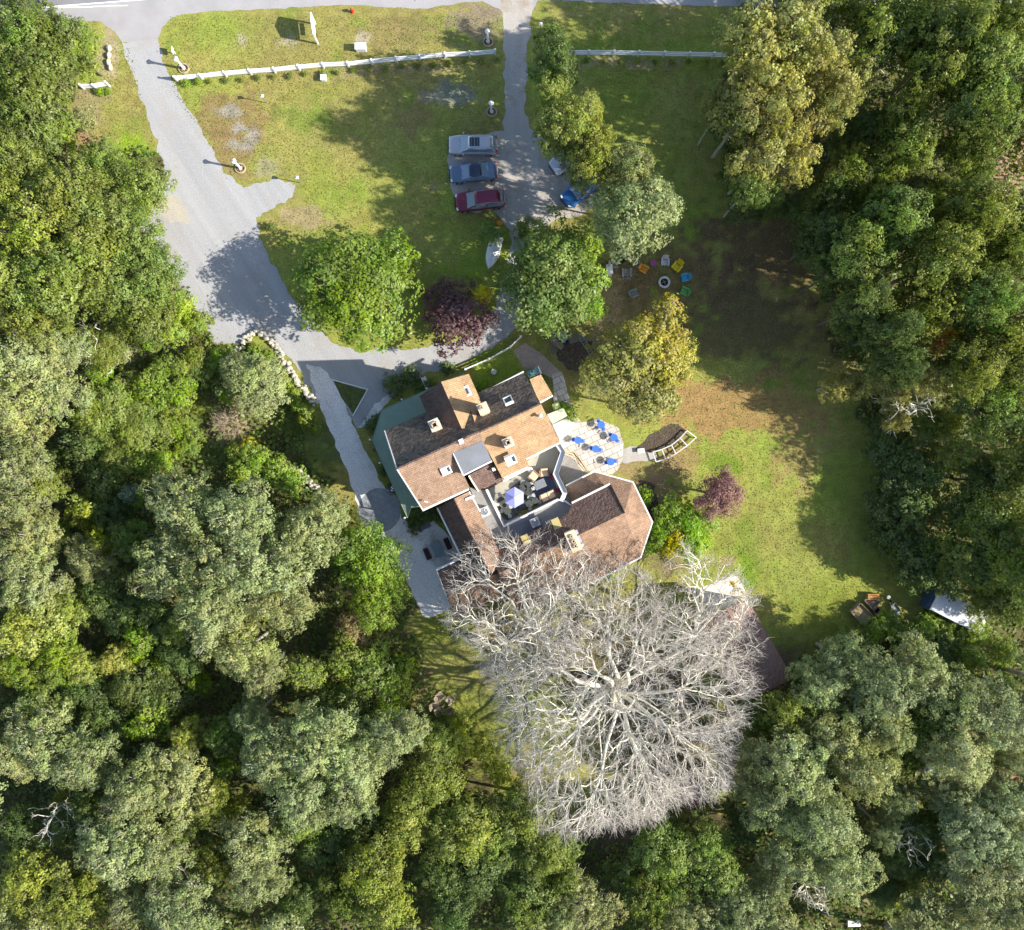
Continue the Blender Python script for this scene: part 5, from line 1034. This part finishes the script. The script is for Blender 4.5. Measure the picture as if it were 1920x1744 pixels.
# lower right wood
t('fine','S',(1590,1242,56,12),(1538,1288,54,12),(1650,1300,72,14),(1740,1275,66,13),(1580,1380,68,13),(1500,1440,78,14),(1618,1440,68,14),(1665,1365,56,13),(1440,1500,60,12),(1540,1540,76,14),(1580,1620,66,13),(1500,1610,58,12),(1680,1500,40,11),(1430,1430,50,11),(1660,1560,34,10),(1800,1330,66,14)); t('broad','G',(1480,1340,56,11),(1422,1350,42,9),(1740,1355,64,11),(1430,1400,40,8),(1700,1420,36,9)); t('fine','s',(1800,1410,70,14),(1882,1350,72,15),(1885,1500,56,13),(1840,1560,74,14),(1905,1590,60,14),(1850,1645,70,13),(1800,1500,52,12),(1900,1690,60,12),(1830,1720,50,11),(1900,1420,40,12),(1740,1710,46,9)); t('broad','D',(1730,1560,44,8),(1760,1620,44,7),(1690,1610,40,7),(1660,1670,34,5),(1400,1560,40,6),(1380,1520,32,5)); t('small','Y',(1690,1680,34,4),(1720,1670,22,3)); t('small','G',(1660,1690,30,4),(1770,1530,34,8),(1710,1650,30,5))
# bushes between lawn and right wood
t('small','B',(1640,1185,30,2),(1695,1190,34,2.6),(1750,1178,32,2.4),(1720,1215,34,3),(1600,1205,30,2.2),(1665,1165,24,1.6)); t('conifer','B',(1800,1188,32,3),(1840,1190,34,4),(1885,1225,34,5),(1890,1290,26,6),(1830,1240,30,6)); t('small','D',(1770,1215,34,3.5),(1570,1235,34,4),(1620,1220,32,4),(1790,1230,34,3.5),(1510,1265,34,4))
# right wood
t('coarse','K',(1420,60,72,15),(1492,62,68,15),(1445,132,74,15),(1542,122,68,14),(1395,205,62,14),(1470,215,72,15),(1570,190,46,13),(1425,290,58,13),(1490,300,46,12),(1600,140,42,12),(1350,200,36,11)); t('coarse','G',(1405,350,42,11),(1440,350,38,9)); t('broad','O',(1650,50,76,13),(1720,50,50,12),(1850,215,72,15),(1700,215,52,12),(1845,400,72,14),(1745,575,66,12),(1760,130,60,14),(1800,290,44,10)); t('broad','G',(1790,60,80,15),(1855,125,78,15),(1905,40,60,14),(1700,282,62,12),(1605,320,52,10),(1690,410,70,13),(1612,470,66,12),(1780,480,74,14),(1855,560,66,14),(1890,655,74,14),(1875,765,66,14),(1820,690,60,13),(1640,380,46,10),(1760,380,56,11),(1900,470,60,14),(1852,1122,44,6),(1885,1050,66,9),(1900,1130,50,8),(1840,320,30,8)); t('fine','S',(1735,325,52,11),(1660,450,36,12)); t('small','D',(1375,255,34,5),(1380,325,34,5),(1400,385,34,5),(1362,180,30,5),(1450,380,34,5),(1500,380,40,6)); t('broad','D',(1545,440,54,10),(1560,360,46,10),(1622,570,54,13),(1580,500,46,12),(1680,620,50,14),(1690,680,46,13),(1800,60,40,16),(1640,240,50,9),(1590,260,40,8),(1620,700,0.1,1),(1620,620,40,6)); t('coarse','K',(1570,722,32,8),(1615,722,30,8),(1690,745,46,9),(1730,710,42,10),(1665,700,30,9),(1685,790,24,9)); t('small','R',(1775,640,18,7)); t('small','A',(1795,615,18,9))
t('small','D',(1665,850,40,4),(1690,905,42,5),(1665,960,40,4),(1720,960,46,6),(1690,1020,42,5),(1740,1040,46,6),(1700,860,36,5),(1745,890,42,6),(1720,1075,40,6),(1665,800,30,4),(1650,1010,30,3),(1780,1080,44,7),(1660,670,34,6),(1800,960,40,6),(1610,640,34,5)); t('conifer','O',(1800,850,46,8),(1855,960,52,9),(1830,990,36,8)); t('broad','G',(1750,800,40,5),(1900,890,50,9),(1900,970,44,8),(1800,1050,46,9)); t('small','Y',(1770,800,26,6),(1790,790,24,6)); t('broad','D',(1840,900,44,7),(1880,1000,40,7),(1830,1060,44,8))
# off the edges, so the wood goes on
t('broad','G',(-80,150,90,13),(-70,350,90,14),(2010,200,110,15),(2020,420,110,15),(2010,640,110,15),(2000,860,110,15),(2000,1060,100,14),(1960,-70,100,14),(1750,-70,90,12),(1560,-60,80,14)); t('fine','S',(-80,600,90,14),(-80,800,90,14),(-80,1020,90,13),(-80,1240,90,13),(-80,1450,90,13),(60,1830,100,13),(280,1840,100,13),(520,1830,100,13),(760,1830,90,12),(1000,1830,90,12),(1240,1840,100,12),(1500,1830,100,12),(1740,1830,100,13),(2000,1300,90,14),(2010,1500,90,14),(2010,1720,90,14))
# garden trees
G0 = len(T)
t('broad','B',(662,548,118,9.5)); t('small','B',(732,475,48,7),(590,505,40,6)); t('broad','G',(1040,520,106,13)); t('small','G',(1002,482,40,7),(958,522,32,6),(1020,590,44,7)); t('small','H',(1108,520,34,10),(1112,572,28,8),(1105,460,30,6)); t('broad','S',(1190,400,84,17),(1180,310,46,16),(1232,370,42,13)); t('small','G',(1035,150,36,9),(1052,215,40,10),(1085,255,36,9),(1060,112,30,8),(1030,65,26,8)); t('broad','M',(1070,235,64,17),(1108,300,50,16),(1035,180,38,14),(1105,205,32,13),(1125,260,30,12)); t('broad','D',(1040,112,46,14)); t('coarse','A',(1228,640,76,9.5),(1262,672,50,8)); t('coarse','K',(1185,700,86,9),(1200,755,50,8),(1130,690,40,6),(1250,690,46,8)); t('small','P',(857,605,62,6),(845,560,48,4)); t('broad','p',(1352,928,46,5)); t('small','L',(904,548,18,3)); t('small','G',(916,436,24,2.5),(985,430,26,4),(1085,450,40,6))
t('small','H',(1262,970,40,3),(1298,985,44,3.4),(1240,1000,32,2.6),(1300,1020,36,3)); t('shrub','L',(1268,1012,26,3.2),(1255,1030,16,2.4),(905,560,12,2)); t('shrub','H',(1212,925,15,1.4),(1212,938,14,1.2),(1213,1030,15,1.2),(1140,1082,13,1),(905,725,13,1),(1060,765,16,1),(1075,780,12,1),(186,170,9,.8),(201,171,8,.7),(348,154,8,.8),(370,151,8,.8)); t('shrub','B',(1010,722,13,1),(1020,712,10,1)); t('shrub','G',(505,425,10,1)); 
for i, x in enumerate(range(392, 940, 30)): t('shrub','G' if i % 2 else 'O',(x, 152 - (x-392)*.078 + (i % 3), 5.5 + (i % 2), .5))
for i, x in enumerate(range(1100, 1370, 32)): t('shrub','Y' if i % 2 else 'O',(x, 114 + (i % 3), 5.5, .5))
t('shrub','D',(740,720,24,1.3),(770,705,22,1.2),(700,795,20,1.2),(712,840,14,1),(722,880,14,1),(735,915,12,1),(840,690,16,1.1),(795,730,20,1.2),(790,960,22,1.4),(775,985,18,1.6),(820,962,18,1.5))
T = [q for q in T if q[4] > 1]
def hadj(q):
    k, col, px, py, r, h = q
    if px > 1330 and py < 720 and k in ('coarse', 'broad') and h > 8: h = min(20, h * 1.24)
    if 1540 < px < 1860 and 380 < py < 720 and h > 9: h = min(20, h * 1.1)
    if px > 1500 and py < 1150 and col == 'G' and int(px + py) % 3: col = 'O'
    return (k, col, px, py, r, h)
T = [hadj(q) for q in T]
NAMES = dict(broad=('leafy_tree','leafy tree'), fine=('oak_tree','fine-leaved tree'), coarse=('loose_tree','open-crowned tree'), small=('small_tree','small bushy tree'), conifer=('feathery_tree','feathery evergreen'), shrub=('shrub','low shrub'))
labs = []
for k, col, px, py, r, h in T:
    size = 'huge' if r > 95 else 'large' if r > 65 else 'medium' if r > 42 else 'small'
    if k == 'small' and r < 42: size = 'little'
    nm = NAMES[k][1]
    if k == 'small' and h < 4.2: nm = 'bush'
    labs.append('%s %s %s %s' % (size if k != 'shrub' else 'low', COL[col][1], nm.replace('low ', '').replace('small ', ''), where(px, py)))
groups = {}
for i, l in enumerate(labs): groups.setdefault(l, []).append(i)
ORD = ['', 'second', 'third', 'fourth', 'fifth', 'sixth', 'seventh', 'eighth', 'ninth', 'tenth']
for l, ix in groups.items():
    if len(ix) == 1: continue
    sx = max(T[i][2] for i in ix) - min(T[i][2] for i in ix); sy = max(T[i][3] for i in ix) - min(T[i][3] for i in ix)
    ax = 2 if sx >= sy else 3; ix = sorted(ix, key=lambda i: T[i][ax]); n = len(ix); w = ('leftmost', 'rightmost', 'from the left') if ax == 2 else ('uppermost', 'lowest', 'from the top')
    for j, i in enumerate(ix):
        pre = w[0] if j == 0 else w[1] if j == n - 1 else ('middle' if n == 3 else ORD[j] + ' ' + w[2])
        labs[i] = pre + (' ' if pre in ('leftmost', 'rightmost', 'uppermost', 'lowest', 'middle') else ', ') + l
for i, l in enumerate(labs):
    if len(l.split()) > 16:
        for w_ in ('huge ', 'large ', 'medium ', 'little ', 'leafy ', 'bushy '):
            if len(l.split()) > 16: l = l.replace(w_, '')
        labs[i] = l
rt = random.Random(77)
for i, (k, col, px, py, r, h) in enumerate(T):
    ns = max(q[1] for q in PROTO if q[0] == k) + 1; key = (k, rt.randrange(ns)); pr = PROTO[key]
    hv = h * .78; base = P(px, py, hv); base.z = 0; rw = r / PXM * (CAM_H - hv) / CAM_H; sxy = rw / pr['R']; szz = h / pr['h0']
    c = COL[col][0]; j = rt.uniform(.84, 1.14); k2 = rt.uniform(-.07, .07); colr = (c[0] * j * (1 + k2), c[1] * j, c[2] * j * (1 - k2), 1)
    grp = 'trees of the surrounding woods' if (i < G0 - 0 and k != 'shrub') else ('garden shrubs' if k == 'shrub' else 'garden trees')
    if not pr['used']:
        root = thing(NAMES[k][0], labs[i], 'shrub' if k == 'shrub' else 'bush' if 'bush ' in labs[i] else 'tree'); tr = pr['limbs'].build('trunk', pr['bark'], root); cr = bpy.data.objects.new('crown', pr['me']); C.objects.link(cr); cr.parent = root
        pr['used'] = True; pr['root'] = root; pr['kids'] = [tr, cr]
    else:
        s = pr['root']; root = s.copy(); C.objects.link(root); root['label'] = labs[i]; root['category'] = 'shrub' if k == 'shrub' else 'bush' if 'bush ' in labs[i] else 'tree'
        tr = pr['kids'][0].copy(); cr = pr['kids'][1].copy()
        for q in (tr, cr): C.objects.link(q); q.parent = root
    root.name = 'bush' if root['category'] == 'bush' else NAMES[k][0]
    root.location = base; root.rotation_euler = (0, 0, rt.uniform(0, 6.28)); root.scale = (sxy * rt.uniform(.94, 1.06), sxy * rt.uniform(.94, 1.06), szz); root['group'] = grp; cr.color = colr
# ------------------------------------------------------------------ bare trees
def tubes_mesh(name, paths, m, parent):
    """paths: list of (points [n,K,3], radii [n,K], sides) batches -> one mesh"""
    V, F, nv = [], [], 0
    for pts, rr, n in paths:
        N_, K = pts.shape[:2]; d = np.gradient(pts, axis=1); d /= np.linalg.norm(d, axis=2)[..., None] + 1e-9
        a = np.cross(d, np.array((.31, .77, .55))); a /= np.linalg.norm(a, axis=2)[..., None] + 1e-9; b = np.cross(d, a); an = np.arange(n) * 2 * np.pi / n
        ring = pts[:, :, None] + (a[:, :, None] * np.cos(an)[None, None, :, None] + b[:, :, None] * np.sin(an)[None, None, :, None]) * rr[:, :, None, None]
        V.append(ring.reshape(-1, 3)); base = (np.arange(N_) * K * n)[:, None, None]; i = (np.arange(K - 1) * n)[None, :, None]; k = np.arange(n)[None, None]
        F.append(np.stack([base + i + k, base + i + (k + 1) % n, base + i + n + (k + 1) % n, base + i + n + k], -1).reshape(-1, 4) + nv); nv += N_ * K * n
    v = np.vstack(V); f = np.vstack(F); me = bpy.data.meshes.new(name); me.vertices.add(len(v)); me.vertices.foreach_set('co', v.astype(np.float32).ravel()); me.loops.add(len(f) * 4); me.loops.foreach_set('vertex_index', f.astype(np.int32).ravel())
    me.polygons.add(len(f)); me.polygons.foreach_set('loop_start', np.arange(0, len(f) * 4, 4, dtype=np.int32)); me.polygons.foreach_set('loop_total', np.full(len(f), 4, np.int32)); me.update(); me.materials.append(m)
    o = bpy.data.objects.new(name, me); C.objects.link(o); o.parent = parent; return o
def bare(name, label, bx, by, lean, R, H, seed, m, npts, tip=.02, bf=.75, fork=.2, ntw=4, group=None, split=True, rmax=.45):
    rng = np.random.RandomState(seed); t_ = thing(name, label, 'tree', P(bx, by), 0, group); cx, cy = lean; zc = H * .36
    # points of the crown: a dome with lobes, denser towards the outside
    q = []
    ph = rng.uniform(0, 6.28, 3)
    while len(q) < npts:
        a = rng.uniform(0, 6.28); e = math.sqrt(rng.rand()); lob = 1 + .07 * math.sin(3 * a + ph[0]) + .06 * math.sin(5 * a + ph[1]) + .05 * math.sin(9 * a + ph[2])
        top = zc + (H - zc) * math.sqrt(max(0, 1 - e ** 2.4)); z = top - abs(rng.normal()) * .16 * H - .02 * H
        if z < H * .22: continue
        q.append((cx * min(1, z / zc) + R * e * lob * math.cos(a), cy * min(1, z / zc) + R * e * lob * math.sin(a), z))
    q = np.array(q); tr = [np.array((cx * .12 * u_, cy * .12 * u_, H * fork * u_)) for u_ in np.linspace(0, 1, 5)]
    pts = np.vstack([tr, q]); n = len(pts); par = -np.ones(n, int); path = np.zeros(n); inn = np.zeros(n, bool)
    for i in range(1, 5): par[i] = i - 1; path[i] = path[i-1] + np.linalg.norm(pts[i] - pts[i-1])
    inn[:5] = True; best = np.full(n, 1e9); bp_ = np.zeros(n, int)
    def upd(j):
        c = np.linalg.norm(pts - pts[j], axis=1) + bf * path[j] + np.maximum(0, pts[j, 2] - pts[:, 2]) * .5; k = (c < best) & ~inn; best[k] = c[k]; bp_[k] = j
    upd(4); order = list(range(5))
    for _ in range(n - 5):
        c = np.where(inn, 1e9, best); j = int(np.argmin(c)); par[j] = bp_[j]; path[j] = path[par[j]] + np.linalg.norm(pts[j] - pts[par[j]]); inn[j] = True; order.append(j); upd(j)
    w = np.zeros(n)
    for j in reversed(order):
        w[j] = max(w[j], 1.0)
        if par[j] >= 0: w[par[j]] += w[j]
    rad_ = tip * w ** .43; rad_ = np.minimum(rad_, rmax)
    ids = np.array([j for j in order if par[j] >= 0 and j >= 5]); A_ = pts[par[ids]]; B_ = pts[ids]; L = np.linalg.norm(B_ - A_, axis=1)[:, None]
    pd = np.array([pts[par[j]] - pts[par[par[j]]] if par[par[j]] >= 0 else np.array((0, 0, 1.)) for j in ids]); pd /= np.linalg.norm(pd, axis=1)[:, None] + 1e-9
    M1 = A_ * .67 + B_ * .33 + pd * L * .12 + rng.normal(size=A_.shape) * L * .045; M2 = A_ * .33 + B_ * .67 + pd * L * .09 + rng.normal(size=A_.shape) * L * .045
    PT = np.stack([A_, M1, M2, B_], 1); ra = np.minimum(rad_[par[ids]], rad_[ids] * 1.5); RR = np.stack([ra, ra * .75 + rad_[ids] * .25, ra * .35 + rad_[ids] * .65, rad_[ids]], 1)
    big = rad_[ids] > .08; mb = MB(); mb.tube([tuple(p) for p in tr], [rad_[4] * 1.5, rad_[4] * 1.25, rad_[4] * 1.12, rad_[4] * 1.05, rad_[4]], 12); mb.build('trunk', m, t_, smooth=True)
    batches = [(PT[~big], RR[~big], 4)] + ([(PT[big], RR[big], 7)] if big.any() else [])
    # twigs round the outer nodes
    src = np.array([j for j in order if j >= 5 and w[j] < 12]); S0 = np.repeat(pts[src], ntw, 0); dr = np.repeat(pts[src] - pts[par[src]], ntw, 0); dr /= np.linalg.norm(dr, axis=1)[:, None] + 1e-9
    out = S0 - np.array((cx, cy, zc * .8)); out /= np.linalg.norm(out, axis=1)[:, None] + 1e-9; k = len(S0)
    d = dr * .55 + out * .45 + rng.normal(size=(k, 3)) * .42; d /= np.linalg.norm(d, axis=1)[:, None]; Lt = rng.uniform(.35, 1.0, k)[:, None] * (R / 11) ** .3
    b1 = S0 + d * Lt * .5 + rng.normal(size=(k, 3)) * .05; b2 = S0 + d * Lt + rng.normal(size=(k, 3)) * .08 + out * .08
    tw = [(np.stack([S0, b1, b2], 1), np.tile(np.array((tip * .72, tip * .6, tip * .4)), (k, 1)), 3)]
    for fr, bb in ((.4, b1), (1., b2)):
        s2 = bb; d2 = d + rng.normal(size=(k, 3)) * .55; d2 /= np.linalg.norm(d2, axis=1)[:, None]; L2 = rng.uniform(.25, .55, k)[:, None]
        tw.append((np.stack([s2, s2 + d2 * L2 * .5, s2 + d2 * L2 + rng.normal(size=(k, 3)) * .05], 1), np.tile(np.array((tip * .5, tip * .45, tip * .3)), (k, 1)), 3))
    if split: tubes_mesh('branches', batches, m, t_); tubes_mesh('twigs', tw, TWIG, t_)
    else: tubes_mesh('branches', batches + tw, m, t_)
    return t_
def cen(bx, by, cx, cy, h):
    v = P(cx, cy, h) - P(bx, by); return (v.x, v.y)
bare('bare_tree', 'widest of the bleached leafless trees, spreading below the house', 1140, 1275, cen(1140,1275,1168,1332,12), 11.6, 17, 5, BBARK, 2700, bf=.7, rmax=.3, group='tall bare trees behind the house')
bare('bare_tree', 'leafless pale tree whose upper limbs reach over the brown roof of the low wing', 1003, 1180, cen(1003,1180,982,1146,11), 7.0, 15.5, 9, BBARK, 560, tip=.022, group='tall bare trees behind the house')
bare('bare_tree', 'leafless pale tree at the right, reaching up beside the cream patio', 1296, 1190, cen(1296,1190,1320,1168,10), 5.6, 14, 14, BBARK, 380, tip=.022, group='tall bare trees behind the house')
for n, (bx, by, R, H, s, lab) in enumerate(((215,660,2.6,8,21,'small dead white shrub tree in the scrub left of the stone wall'),(165,1475,2.6,10,22,'dead broken branches sticking out of the crowns at the lower left'),(1650,770,2.3,12,23,'dead grey twigs between the loose trees at the right of the lawn'),(1650,1530,1.8,11,24,'bare reddish twigs in the lower right wood below the dark gap'),(432,795,1.3,1.2,25,'heap of dead brown brush in the clearing at the left'),(1090,1640,1.8,8,26,'dead pale branch above the crowns near the lower edge of the photo'),(1480,1610,1.3,12,27,'crooked dead limbs at the foot of the big silver-green trees'),(1610,140,2.4,8,28,'dead limbs in the dark hole of the upper right wood'))):
    bare('dead_branches' if n else 'dead_tree', lab, bx, by, (0, 0), R, H, s, BBARK if n != 4 else PALEW, 34 if n != 4 else 120, tip=.03, fork=.45 if n != 4 else .05, ntw=2, group='dead limbs in the scrub and woods', split=False, rmax=.16)
# ------------------------------------------------------------------ undergrowth, weeds and fallen leaves: nobody could count them
def scatter(name, n, seed, maskf, zmax, ls, colr, clump=True, flat=.3, vr=1.0):
    rng = np.random.RandomState(seed); x = rng.uniform(-53, 53, n * 3); y = rng.uniform(-48, 48, n * 3); px = x * PXM + 960; py = 872 - y * PXM
    k = maskf(px, py); x, y, px, py = [q[k][:n] for q in (x, y, px, py)]; n = len(x)
    hgt = np.clip(vnoise(px, py, 35, seed) * 1.6 - .25, .05, 1) * zmax; z = .04 + rng.rand(n) * hgt
    nn = np.stack([np.zeros(n), np.zeros(n), np.ones(n)], -1) + rng.normal(size=(n, 3)) * flat; nn /= np.linalg.norm(nn, axis=1)[:, None]
    va = np.stack([vnoise(px, py, 40, seed + 1) * .7 + rng.rand(n) * .3, vnoise(px, py, 25, seed + 2) * .6 + rng.rand(n) * .4, rng.rand(n)], -1); va = .5 + (va - .5) * vr
    me = leaf_mesh(name, np.stack([x, y, z], -1), nn, ls * rng.uniform(.6, 1.4, n), rng, va); o = bpy.data.objects.new(name, me); C.objects.link(o); o.color = (*colr, 1); tag(o, kind='stuff'); return o
fm = lambda a, b: forest_mask(a, b) & ~pip(a, b, [(860,1290),(1400,1290),(1400,1560),(860,1480)])
scatter('undergrowth', 90000, 3, fm, 1.6, .2, (.15,.21,.04), flat=.6)
def scrub(a, b): return pip(a, b, [(380,640),(470,650),(600,760),(690,1010),(640,960),(560,860),(300,900),(230,760),(200,660)]) & (vnoise(a, b, 25, 12) > .45)
scatter('weeds', 14000, 8, scrub, 1.0, .15, (.15,.2,.03), flat=.6)
lawn = lambda a, b: ~forest_mask(a, b) & pip(a, b, [(1180,560),(1560,560),(1640,900),(1600,1200),(1300,1050),(1180,900),(1180,720)]) & (vnoise(a, b, 60, 33) > .4)
allawn = lambda a, b: ~forest_mask(a, b) & (b > 30) & ~pip(a, b, [(100,0),(320,0),(310,80),(200,80),(100,40)]) & ~pip(a, b, [(1295,1100),(1385,1070),(1500,1280),(1380,1330)]) & ~pip(a, b, [(400,330),(570,330),(570,400),(460,430)]) & ~pip(a, b, [(940,20),(1010,20),(1010,240),(940,240)]) & ~pip(a, b, [(955,655),(990,630),(1070,700),(1180,790),(1180,900),(1040,900)]) & ~pip(a, b, [(215,-20),(290,60),(330,180),(450,350),(560,340),(480,400),(640,650),(800,655),(920,620),(960,430),(840,400),(840,260),(940,240),(940,-20),(1005,-20),(990,240),(1120,330),(1020,430),(970,610),(1060,700),(1180,800),(1230,860),(1230,1000),(1120,1100),(850,1170),(780,1170),(660,940),(545,680),(400,650),(260,400),(300,300)])
scatter('grass_tufts', 60000, 19, allawn, .03, .06, (.27,.28,.07), flat=.35, vr=.5)
scatter('fallen_leaves', 2600, 9, lambda a, b: lawn(a, b), .03, .065, (.42,.3,.1), flat=.15)
GP = [(228,79),(298,69),(310,130),(345,190),(400,280),(440,344),(515,337),(553,348),(520,385),(486,440),(536,540),(620,645),(740,655),(850,640),(925,580),(972,606),(880,675),(770,720),(692,800),(640,740),(600,760),(520,645),(445,648),(378,600),(325,520),(264,395),(310,320),(265,195)]
PP = [(940,20),(1002,20),(984,200),(1015,262),(1125,380),(1045,412),(960,450),(860,398),(838,300),(942,248)]
def fringe(a, b):
    r = np.random.RandomState(4); dx = r.normal(size=a.shape) * 6; dy = r.normal(size=a.shape) * 6
    return ((pip(a, b, GP) != pip(a + dx, b + dy, GP)) | (pip(a, b, PP) != pip(a + dx, b + dy, PP))) & (vnoise(a, b, 20, 71) > .35)
scatter('loose_gravel', 9000, 41, fringe, .02, .07, (.42,.41,.39), flat=.15, vr=.6)
scatter('dry_leaf_litter', 5000, 42, lambda a, b: (pip(a, b, [(955,30),(985,30),(982,150),(960,150)]) & (vnoise(a, b, 14, 5) > .45)) | (pip(a, b, [(425,20),(900,-5),(900,160),(830,300),(1120,300),(1100,430),(850,420),(640,120),(330,60)]) & (vnoise(a, b, 26, 15) > .72)), .03, .06, (.26,.17,.08), flat=.2)
